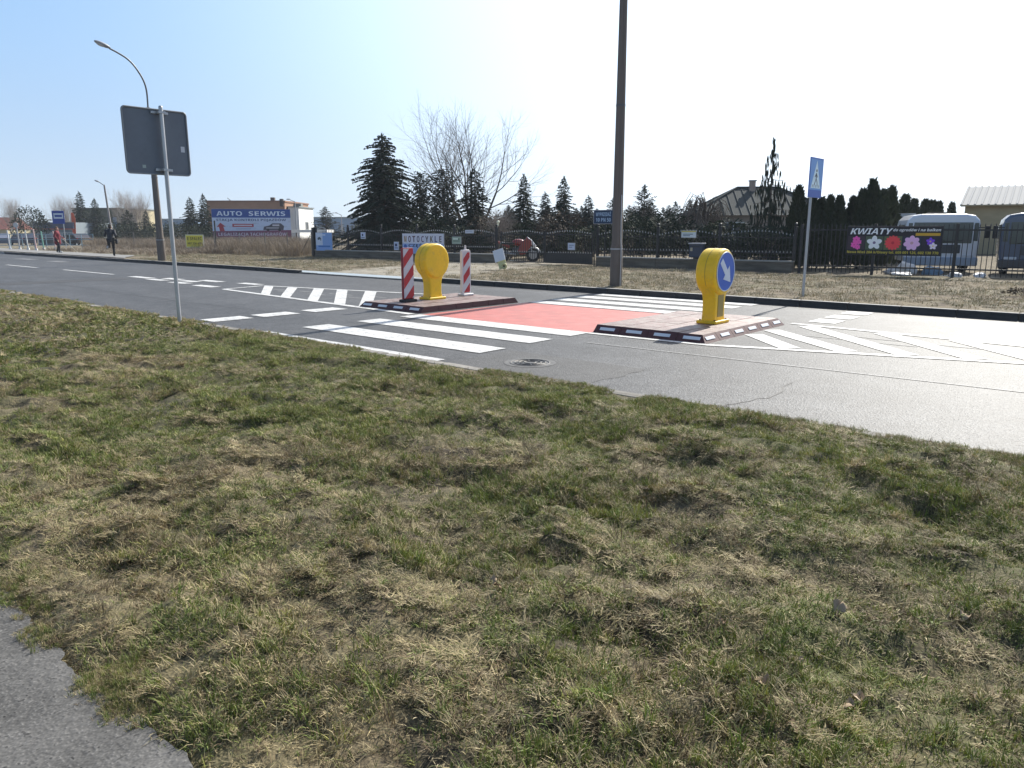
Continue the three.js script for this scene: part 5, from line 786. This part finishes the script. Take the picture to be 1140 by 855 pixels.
function person(label, [x, y, z], ry, J, C) {
  const t = thing('person', label, 'person', [x, y, z], ry), lim = (k, a, b, ra, rb) => [J[a], J[b], ra, rb];
  const head = [[J.neck, J.chin, 0.055, 0.06], [J.chin, J.crown, 0.068, 0.088], [J.nose0, J.nose1, 0.02, 0.016], [J.earL, J.earL, 0.022, 0.022], [J.earR, J.earR, 0.022, 0.022]];
  const body = [[J.pelvis, J.chest, 0.13, 0.15], [J.chest, J.neck, 0.14, 0.06], [J.shL, J.shR, 0.075, 0.075], [J.hipL, J.hipR, 0.1, 0.1]];
  for (const s of ['L', 'R']) { body.push(lim(0, 'sh' + s, 'el' + s, 0.052, 0.042), lim(0, 'el' + s, 'wr' + s, 0.042, 0.03), lim(0, 'hip' + s, 'kn' + s, 0.085, 0.058), lim(0, 'kn' + s, 'an' + s, 0.056, 0.04), lim(0, 'an' + s, 'toe' + s, 0.04, 0.034)); }
  const hands = ['L', 'R'].map((s) => bones(handBones(J['wr' + s], J['hd' + s], [0, 0, s === 'L' ? 1 : -1]), 0.006, 0.008));
  part(t, 'body', join([bones(body, 0.018, 0.05), bones(head, 0.01, 0.03), ...hands].map((g) => { g.deleteAttribute('uv'); return g; })), skinM);
  const eye = mat(0.02, 0.02, 0.02, 0.3), e0 = V(...J.chin).lerp(V(...J.crown), 0.5), fw = V(...J.nose1).sub(V(...J.nose0)).setY(0).normalize(), sd = V(-fw.z, 0, fw.x); for (const s of [-1, 1]) part(t, 'eye', new THREE.SphereGeometry(0.011, 8, 6).translate(...e0.clone().addScaledVector(fw, 0.075).addScaledVector(sd, s * 0.033).toArray()), eye); part(t, 'mouth', box(0.012, 0.008, 0.045).rotateY(Math.atan2(-fw.z, fw.x)).translate(...V(...J.chin).addScaledVector(fw, 0.066).toArray()), mat(0.3, 0.08, 0.07, 0.5));
  const coat = [[J.pelvis, J.chest, C.hem ?? 0.16, 0.175], [J.chest, J.neck, 0.16, 0.085], [J.shL, J.shR, 0.09, 0.09]]; if (C.skirt) coat.push([J.pelvis, [J.pelvis[0], J.pelvis[1] - C.skirt, J.pelvis[2]], 0.17, 0.19]);
  for (const s of ['L', 'R']) coat.push(lim(0, 'sh' + s, 'el' + s, 0.07, 0.06), lim(0, 'el' + s, 'wr' + s, 0.06, 0.05)); part(t, 'jacket', bones(coat, 0.018, 0.05), C.coat);
  const tr = [[J.hipL, J.hipR, 0.115, 0.115], [J.pelvis, J.hipL, 0.12, 0.1]]; for (const s of ['L', 'R']) tr.push(lim(0, 'hip' + s, 'kn' + s, 0.1, 0.07), lim(0, 'kn' + s, 'an' + s, 0.068, 0.056)); part(t, 'trousers', bones(tr, 0.018, 0.04), C.legs);
  for (const s of ['L', 'R']) part(t, 'shoe', bones([[J['an' + s], J['toe' + s], 0.05, 0.044]], 0.012), C.shoes);
  part(t, 'hair', bones([[[J.crown[0], J.crown[1] + 0.012, J.crown[2]], [J.crown[0] - fw.x * 0.035, J.crown[1] - 0.04, J.crown[2] - fw.z * 0.035], 0.088, 0.085]], 0.012), C.hair);
  return t;
}
person('walker in dark red coat holding a slanting stick on the far pavement', [-53.4, 0.18, -17.6], 0.9, {
  crown: [0.02, 1.53, 0], chin: [0.045, 1.42, 0], neck: [0, 1.34, 0], nose0: [0.1, 1.46, 0], nose1: [0.125, 1.45, 0], earL: [0.0, 1.47, 0.085], earR: [0.0, 1.47, -0.085], chest: [0, 1.14, 0], pelvis: [0, 0.86, 0], shL: [0, 1.28, 0.17], shR: [0, 1.28, -0.17], elL: [-0.05, 1.02, 0.27], elR: [0.06, 1.02, -0.25], wrL: [0.1, 0.84, 0.27], wrR: [0.24, 0.9, -0.25], hdL: [0.3, -1, 0], hdR: [1, -0.5, 0],
  hipL: [0, 0.84, 0.09], hipR: [0, 0.84, -0.09], knL: [0.08, 0.46, 0.11], knR: [-0.02, 0.46, -0.1], anL: [0.1, 0.08, 0.12], anR: [-0.12, 0.08, -0.11], toeL: [0.23, 0.045, 0.13], toeR: [0.02, 0.045, -0.12] }, { coat: mat(0.16, 0.012, 0.025, 0.85), skirt: 0.22, legs: mat(0.02, 0.02, 0.024, 0.9), shoes: mat(0.5, 0.5, 0.48, 0.7), hair: mat(0.14, 0.08, 0.05, 0.9) });
{ const t = thing('walking_stick', 'pale slanting stick held by the red-coated walker', 'stick', [-53.0, 0.18, -17.75], 0.9); part(t, 'shaft', rod(V(0.72, 0, -0.3), V(-0.1, 0.98, 0.0), 0.013, 0.013, 6), mat(0.5, 0.46, 0.36, 0.6)); part(t, 'grip', rod(V(-0.02, 0.885, -0.03), V(-0.1, 0.98, 0.0), 0.02, 0.02, 8), blackM); }
const runner = person('runner in black jacket and trousers with one leg lifted behind', [-44.3, 0.18, -17.25], 2.6, {
  crown: [0.14, 1.63, 0], chin: [0.17, 1.51, 0], neck: [0.1, 1.44, 0], nose0: [0.225, 1.55, 0], nose1: [0.25, 1.54, 0], earL: [0.12, 1.56, 0.085], earR: [0.12, 1.56, -0.085], chest: [0.06, 1.22, 0], pelvis: [-0.02, 0.92, 0], shL: [0.08, 1.36, 0.19], shR: [0.08, 1.36, -0.19], elL: [-0.16, 1.14, 0.30], elR: [0.2, 1.12, -0.3], wrL: [0.06, 1.02, 0.27], wrR: [0.36, 1.26, -0.2], hdL: [1, 0.1, -0.2], hdR: [0.5, 1, 0.2],
  hipL: [-0.02, 0.9, 0.1], hipR: [-0.02, 0.9, -0.1], knL: [0.05, 0.5, 0.1], knR: [0.08, 0.52, -0.12], anL: [0.02, 0.08, 0.1], anR: [-0.32, 0.56, -0.13], toeL: [0.17, 0.045, 0.11], toeR: [-0.42, 0.46, -0.13] }, { coat: mat(0.018, 0.02, 0.028, 0.8), legs: mat(0.014, 0.014, 0.016, 0.85), shoes: mat(0.3, 0.3, 0.3, 0.7), hair: mat(0.03, 0.022, 0.018, 0.9) });
{ const t = thing('shoulder_bag', 'black bag hanging at the hip of the runner', 'bag', [-44.15, 0.98, -17.5], 2.6); part(t, 'pouch', rbox(0.3, 0.26, 0.12, 0.04), mat(0.015, 0.015, 0.017, 0.8)); part(t, 'strap', tube([V(-0.12, 0.1, 0), V(0.02, 0.35, 0.12), V(0.12, 0.1, 0)], 0.012, 12, 5), mat(0.02, 0.02, 0.02, 0.8)); }

// ---------------------------------------------------------------- near verge: bumpy turf of green and withered grass
const greenF = (x, z) => clamp(0.57 + 1.0 * (fbm(x * 0.6, z * 0.9, 201, 3) - 0.5) + 1.5 * (fbm(x * 2.6, z * 2.6, 205, 3) - 0.5) + 0.12 * smooth(-8, -2, x) * smooth(-2.5, -4.5, z) - 0.10 * smooth(-3.2, -1.2, z));
const bareF = (x, z) => smooth(0.60, 0.74, fbm(x * 1.5, z * 1.9, 211, 4));
const vergeY = (x, z) => {
  const edge = smooth(KN + 0.14, KN + 0.6, z), p = smooth(-0.8, -1.25, z);
  return 0.176 + 0.035 * edge - 0.075 * smooth(-0.92, -0.66, z) + (0.09 * (fbm(x * 0.9, z * 1.1, 221, 3) - 0.5) + 0.12 * (fbm(x * 2.4, z * 3.4, 225, 3) - 0.5) + 0.095 * (fbm(x * 5.5, z * 7.5, 229, 2) - 0.5)) * (0.15 + 0.85 * edge) * (0.45 + 0.55 * p);
};
const thatch = [0.17, 0.135, 0.08], humus = [0.05, 0.038, 0.025], turf = [0.10, 0.105, 0.04];
const vergeCol = (x, z) => { let c = mix3(thatch, turf, greenF(x, z)); c = mix3(c, humus, 0.65 * bareF(x, z) + 0.25 * smooth(0.5, 0.7, fbm(x * 6, z * 6, 231, 2))); if (z < KN + 0.45) c = mix3(c, [0.2, 0.17, 0.12], 0.6 * smooth(KN + 0.45, KN + 0.2, z)); return c; };
const verge = part(scene, 'verge', join([sheet(-14, 4, 300, KN + 0.14, -0.6, 86, vergeY, vergeCol), sheet(-70, -14, 280, KN + 0.14, -0.6, 30, vergeY, vergeCol), sheet(4, 12, 40, KN + 0.14, -0.6, 30, vergeY, vergeCol)]), nearDirt);
tag(verge, null, null, null, 'structure');

function tuftGeo(seed, n, len, lean, wid, spread) {
  const r = rng(seed), bag = new Bag();
  for (let i = 0; i < n; i++) {
    const a = r() * 6.283, b = r() * 6.283, R = spread * Math.sqrt(r()), L = len[0] + (len[1] - len[0]) * r(), t0 = lean[0] + (lean[1] - lean[0]) * r(), t1 = t0 + 0.3 + 0.5 * r();
    const p = V(Math.cos(b) * R, -0.006, Math.sin(b) * R), d0 = V(Math.cos(a) * Math.sin(t0), Math.cos(t0), Math.sin(a) * Math.sin(t0)), d1 = V(Math.cos(a) * Math.sin(t1), Math.cos(t1), Math.sin(a) * Math.sin(t1));
    const m = p.clone().addScaledVector(d0, L * 0.55), e = m.clone().addScaledVector(d1, L * 0.45); if (e.y < 0.004) e.y = 0.004 + 0.01 * r();
    const sa = a + 1.57 + (r() - 0.5) * 1.4, s = V(Math.cos(sa), (r() - 0.5) * 0.4, Math.sin(sa)).multiplyScalar(wid * (0.7 + 0.6 * r()) / 2);
    const p0 = p.clone().sub(s), p1 = p.clone().add(s), m0 = m.clone().addScaledVector(s, -0.8), m1 = m.clone().addScaledVector(s, 0.8);
    bag.tri(p0, p1, m1); bag.tri(p0, m1, m0); bag.tri(m0, m1, e);
  }
  return bag.geo();
}
const bladeM = new THREE.MeshPhysicalMaterial({ color: 0xffffff, roughness: 0.85, transmission: 0.25, thickness: 0, side: THREE.DoubleSide });
function scatter(name, label, geo, material, spots, cols) {
  const im = new THREE.InstancedMesh(geo, material, spots.length), m4 = new THREE.Matrix4(), q = new THREE.Quaternion(), e = new THREE.Euler();
  spots.forEach(([x, y, z, ry, s, sy, tx, tz], i) => { q.setFromEuler(e.set(tx ?? 0, ry, tz ?? 0)); im.setMatrixAt(i, m4.compose(V(x, y, z), q, V(s, sy, s))); im.setColorAt(i, rgb(...cols[i])); });
  im.name = numbered(name); im.castShadow = im.receiveShadow = true; scene.add(im); return tag(im, label, 'grass', null, 'stuff');
}
const bladeVM = new THREE.MeshPhysicalMaterial({ color: 0xffffff, vertexColors: true, roughness: 0.85, transmission: 0.22, thickness: 0, side: THREE.DoubleSide });
function turfGeo(seed, green, o = {}) {             // a hand-sized piece of turf: small tufts of mixed live and withered blades
  const r = rng(seed), pos = [], col = [], T = o.tufts ?? 38, R = o.R ?? 0.17;
  for (let k = 0; k < T; k++) {
    const b = r() * 6.283, rad = R * Math.sqrt(r()), cx = Math.cos(b) * rad, cz = Math.sin(b) * rad, live = r() < green, tall = r() < (o.tall ?? 0.12), lay = r() * 6.283, n = tall ? 18 : 13;
    const base = live ? mix3([0.125, 0.170, 0.024], [0.285, 0.275, 0.06], r() * r()) : r() < 0.3 ? [0.17, 0.12, 0.058] : mix3([0.25, 0.20, 0.092], [0.46, 0.375, 0.205], r());
    for (let i = 0; i < n; i++) {
      const a = live ? r() * 6.283 : lay + (r() - 0.5) * 2.6, q = r() * 6.283, rr = (live ? 0.022 : 0.03) * Math.sqrt(r()), L = (live ? (tall ? 0.035 + 0.035 * r() : 0.014 + 0.026 * r()) : (tall ? 0.038 + 0.048 * r() : 0.02 + 0.034 * r())) * (o.len ?? 1);
      const t0 = live ? 0.15 + 0.65 * r() : (tall ? 0.5 : 0.85) + 0.6 * r(), t1 = t0 + 0.25 + 0.5 * r(), w = (live ? 0.0032 : 0.0028) * (0.7 + 0.6 * r()) * (o.wid ?? 1) / 2;
      const p = V(cx + Math.cos(q) * rr, -0.008, cz + Math.sin(q) * rr), m = p.clone().add(V(Math.cos(a) * Math.sin(t0), Math.cos(t0), Math.sin(a) * Math.sin(t0)).multiplyScalar(L * 0.55)), e = m.clone().add(V(Math.cos(a) * Math.sin(t1), Math.cos(t1), Math.sin(a) * Math.sin(t1)).multiplyScalar(L * 0.45)); if (e.y < 0.002) e.y = 0.002 + 0.008 * r();
      const sa = a + 1.57 + (r() - 0.5) * 1.4, s = V(Math.cos(sa) * w, (r() - 0.5) * w, Math.sin(sa) * w), p0 = p.clone().sub(s), p1 = p.clone().add(s), m0 = m.clone().addScaledVector(s, -0.8), m1 = m.clone().addScaledVector(s, 0.8);
      for (const v of [p0, p1, m1, p0, m1, m0, m0, m1, e]) pos.push(v.x, v.y, v.z);
      const v = 0.72 + 0.56 * r(), c = r() < 0.12 ? (live ? [0.42, 0.35, 0.18] : [0.17, 0.18, 0.045]) : base; for (let j = 0; j < 9; j++) col.push(c[0] * v, c[1] * v, c[2] * v);
    }
  }
  const g = new THREE.BufferGeometry(); g.setAttribute('position', new THREE.Float32BufferAttribute(pos, 3)); g.setAttribute('color', new THREE.Float32BufferAttribute(col, 3)); g.computeVertexNormals(); return g;
}
{
  const levels = [0.03, 0.2, 0.42, 0.66, 0.9], near = levels.map((l, i) => [turfGeo(400 + i, l), turfGeo(420 + i, l)]), far = levels.map((l, i) => turfGeo(440 + i, l, { wid: 2.0, len: 1.15, tufts: 24, R: 0.26 }));
  const lists = new Map(), r = rng(410), nrm = V(0, 1, 0), up = V(0, 1, 0), qt = new THREE.Quaternion(), qy = new THREE.Quaternion(), m4 = new THREE.Matrix4();
  const lay = (x0, x1, dens, isFar) => {
    const n = Math.round((x1 - x0) * 4.9 * dens);
    for (let i = 0; i < n; i++) {
      const x = lerp(x0, x1, r()), z = lerp(KN + 0.24, -0.79, r()), bare = bareF(x, z); if (r() < bare * 0.6) continue;
      const k = clamp(Math.floor((greenF(x, z) + (r() - 0.5) * 0.55) * 5), 0, 4), g = isFar ? far[k] : near[k][r() < 0.5 ? 0 : 1]; if (!lists.has(g)) lists.set(g, []);
      const y = vergeY(x, z), e = 0.05; nrm.set(vergeY(x - e, z) - vergeY(x + e, z), 2 * e, vergeY(x, z - e) - vergeY(x, z + e)).normalize(); qt.setFromUnitVectors(up, nrm); qy.setFromAxisAngle(up, r() * 6.283); const s = (z < KN + 0.4 || z > -1.05 ? 0.6 : 0.8) + 0.4 * r(), lush = 0.66 + 0.6 * smooth(0.42, 0.72, fbm(x * 2.4, z * 2.4, 241, 3));
      lists.get(g).push([m4.compose(V(x, y, z), qt.clone().multiply(qy), V(s, s * lush, s)).clone(), 0.74 + 0.44 * r()]);
    }
  };
  lay(-5.5, 3, 96); lay(-9.5, -5.5, 74); lay(-15, -9.5, 38, true); lay(-25, -15, 26, true); lay(-46, -25, 12, true); lay(3, 7, 16, true);
  for (let i = 0; i < 1300; i++) { const x = lerp(-26, 3, Math.pow(r(), 0.7)), z = lerp(KN + 0.05, KN + 0.24, r()), k = clamp(Math.floor(r() * 3.4), 0, 4); if (vn(x * 1.4, 3, 77) < 0.3) continue; const g = x < -9.5 ? far[k] : near[k][0]; if (!lists.has(g)) lists.set(g, []); qy.setFromAxisAngle(up, r() * 6.283); const s = 0.35 + 0.3 * r(); lists.get(g).push([m4.compose(V(x, 0.186, z), qy, V(s, 0.6 + 0.3 * r(), s)).clone(), 0.74 + 0.44 * r()]); } // tufts creeping over the kerb
  for (let i = 0; i < 700; i++) { const x = lerp(-7, 0.5, r()), z = lerp(-0.92, -0.74, r()), k = clamp(Math.floor(r() * 4), 0, 4), g = near[k][1]; if (vn(x * 3, 9, 78) < 0.35) continue; if (!lists.has(g)) lists.set(g, []); qy.setFromAxisAngle(up, r() * 6.283); const s = 0.22 + 0.3 * r(); lists.get(g).push([m4.compose(V(x, 0.202, z), qy, V(s, 0.5 + 0.4 * r(), s)).clone(), 0.74 + 0.44 * r()]); } // tufts creeping over the path edge
  let n = 0; for (const [g, list] of lists) { const im = new THREE.InstancedMesh(g, bladeVM, list.length); list.forEach(([m, v], i) => { im.setMatrixAt(i, m); im.setColorAt(i, rgb(v, v, v)); }); im.name = numbered('grass'); im.castShadow = im.receiveShadow = true; scene.add(im); const lv = [...near.flat(), ...far].indexOf(g), kind = ['withered straw', 'mostly straw', 'half green', 'mostly green', 'fresh green'][lv < 10 ? lv >> 1 : lv - 10]; tag(im, `${kind} turf ${lv < 10 ? (lv % 2 ? 'of loose blades' : 'of short blades') : 'farther along'} on the near verge`, 'grass', null, 'stuff'); n += list.length; }
}
{ // thin dry grass on the far verge and tall weeds on the open plot
  const r = rng(320), g = tuftGeo(321, 14, [0.05, 0.12], [0.3, 1.2], 0.009, 0.09), sp = [], co = [];
  for (let i = 0; i < 24000; i++) { const x = lerp(-45, 0, r()), z = lerp(KF - 0.35, -26, r()); const drive = Math.abs(x + 21.6 - (z + 21) * 0.25) < 2.8; if (drive && r() < 0.93) continue; if (x < -41 && z > -18.8) continue; if (r() > 0.25 + 1.2 * smooth(0.4, 0.65, fbm(x * 0.7, z * 1.0, 331, 3))) continue; const s = 0.7 + 0.6 * r(); sp.push([x, farH(x, z), z, r() * 6.28, s, s * (0.6 + 0.7 * r())]); const v = 0.75 + 0.5 * r(); co.push((r() < 0.3 ? [0.13, 0.125, 0.05] : mix3([0.22, 0.175, 0.10], [0.36, 0.30, 0.19], r())).map((q) => q * v)); }
  scatter('dry_grass', 'thin dry grass on the sandy verge across the road', g, bladeM, sp, co);
  const weed = tuftGeo(322, 26, [0.55, 1.15], [0.02, 0.4], 0.012, 0.22), ws = [], wc = [];
  for (let i = 0; i < 9000; i++) { const x = lerp(-95, -36.8, r()), z = lerp(-46, -19.2, r()), d = -0.6564 * x - 0.7544 * z, rr = 0.7544 * x - 0.6564 * z; if (rr / d > -0.262 || d > 74) continue; if (z > -23.3 && (r() > 0.5 || x > -44)) continue; if (d > 56 && rr / d < -0.56) continue; const s = 0.7 + 0.5 * r(), low = z > -24 ? 0.45 : 1; ws.push([x, groundY(x, z), z, r() * 6.28, s, s * low * (0.6 + 0.6 * vn(x * 0.3, z * 0.3, 9))]); const v = 0.7 + 0.5 * r(); wc.push(mix3([0.16, 0.12, 0.085], [0.30, 0.24, 0.165], r()).map((q) => q * v)); }
  scatter('tall_weeds', 'tall dry brown weeds on the open plot behind the wire fence', weed, bladeM, ws, wc);
  const twigs = [], q = rng(323), stem = tuftGeo(324, 30, [0.25, 0.6], [0.1, 0.8], 0.008, 0.2); // a clump at the right edge of the far verge
  const t = thing('dry_clump', 'dry brown weed clump on the far verge at right', 'plant', [-2.4, 0.13, -20.5]); part(t, 'stalks', stem, mat(0.13, 0.10, 0.075, 0.9)); part(t, 'leaf_litter', shrubGeo(325, 0.22, 0.4, 300, 0.06).crown, brownLeafM);
}
// pale dead leaves and litter lying in the near grass
{
  const r = rng(340), lm = [mat(0.33, 0.245, 0.16, 0.9), mat(0.22, 0.15, 0.09, 0.9), mat(0.42, 0.33, 0.235, 0.9)];
  const leaf = (s) => { const g = new THREE.BufferGeometry(), pos = [], idx = [], N = 6, bend = 0.3 + 0.5 * r(), k = r() * 6; for (let i = 0; i <= N; i++) { const u = i / N, w = 0.42 * Math.sin(Math.PI * clamp(0.06 + 0.9 * u)) * (1 + 0.2 * Math.sin(i * 2.4 + k)); for (const e of [-1, -0.35, 0.35, 1]) pos.push((u - 0.5) * s, s * (0.26 * Math.sin(u * 4.5 + k) + 0.16 * Math.sin(e * 5 + u * 6 + k * 2) + bend * 0.6 * e * e * w + 0.10), e * w * s); } for (let i = 0; i < N; i++) for (let j = 0; j < 3; j++) { const a = i * 4 + j; idx.push(a, a + 1, a + 4, a + 1, a + 5, a + 4); } g.setAttribute('position', new THREE.Float32BufferAttribute(pos, 3)); g.setIndex(idx); g.computeVertexNormals(); return g; };
  for (const [x, z, s] of [[-0.76, -2.3, 0.06], [-0.8, -2.12, 0.075], [-0.57, -2.31, 0.07], [-0.57, -2.2, 0.075], [-0.64, -1.97, 0.07], [-1.05, -2.36, 0.055], [-0.77, -2.75, 0.09], [-1.91, -2.08, 0.06], [-1.85, -2.04, 0.055], [-0.81, -2.36, 0.05], [-0.41, -3.05, 0.07], [-0.29, -2.55, 0.05], [-3.91, -2.63, 0.05], [-2.81, -1.57, 0.045], [-1.22, -3.2, 0.05], [-0.64, -3.18, 0.05], [-1.12, -2.08, 0.045], [-2.16, -3.14, 0.06]]) { const m = part(scene, 'dead_leaf', leaf(s * 0.68), lm[Math.floor(r() * 3)]); m.position.set(x, vergeY(x, z) + 0.026, z); m.rotation.y = r() * 6.28; tag(m, 'pale curled dead leaf lying in the near grass', 'leaf', 'dead leaves in the near grass'); }
}

renderer.render(scene, camera);
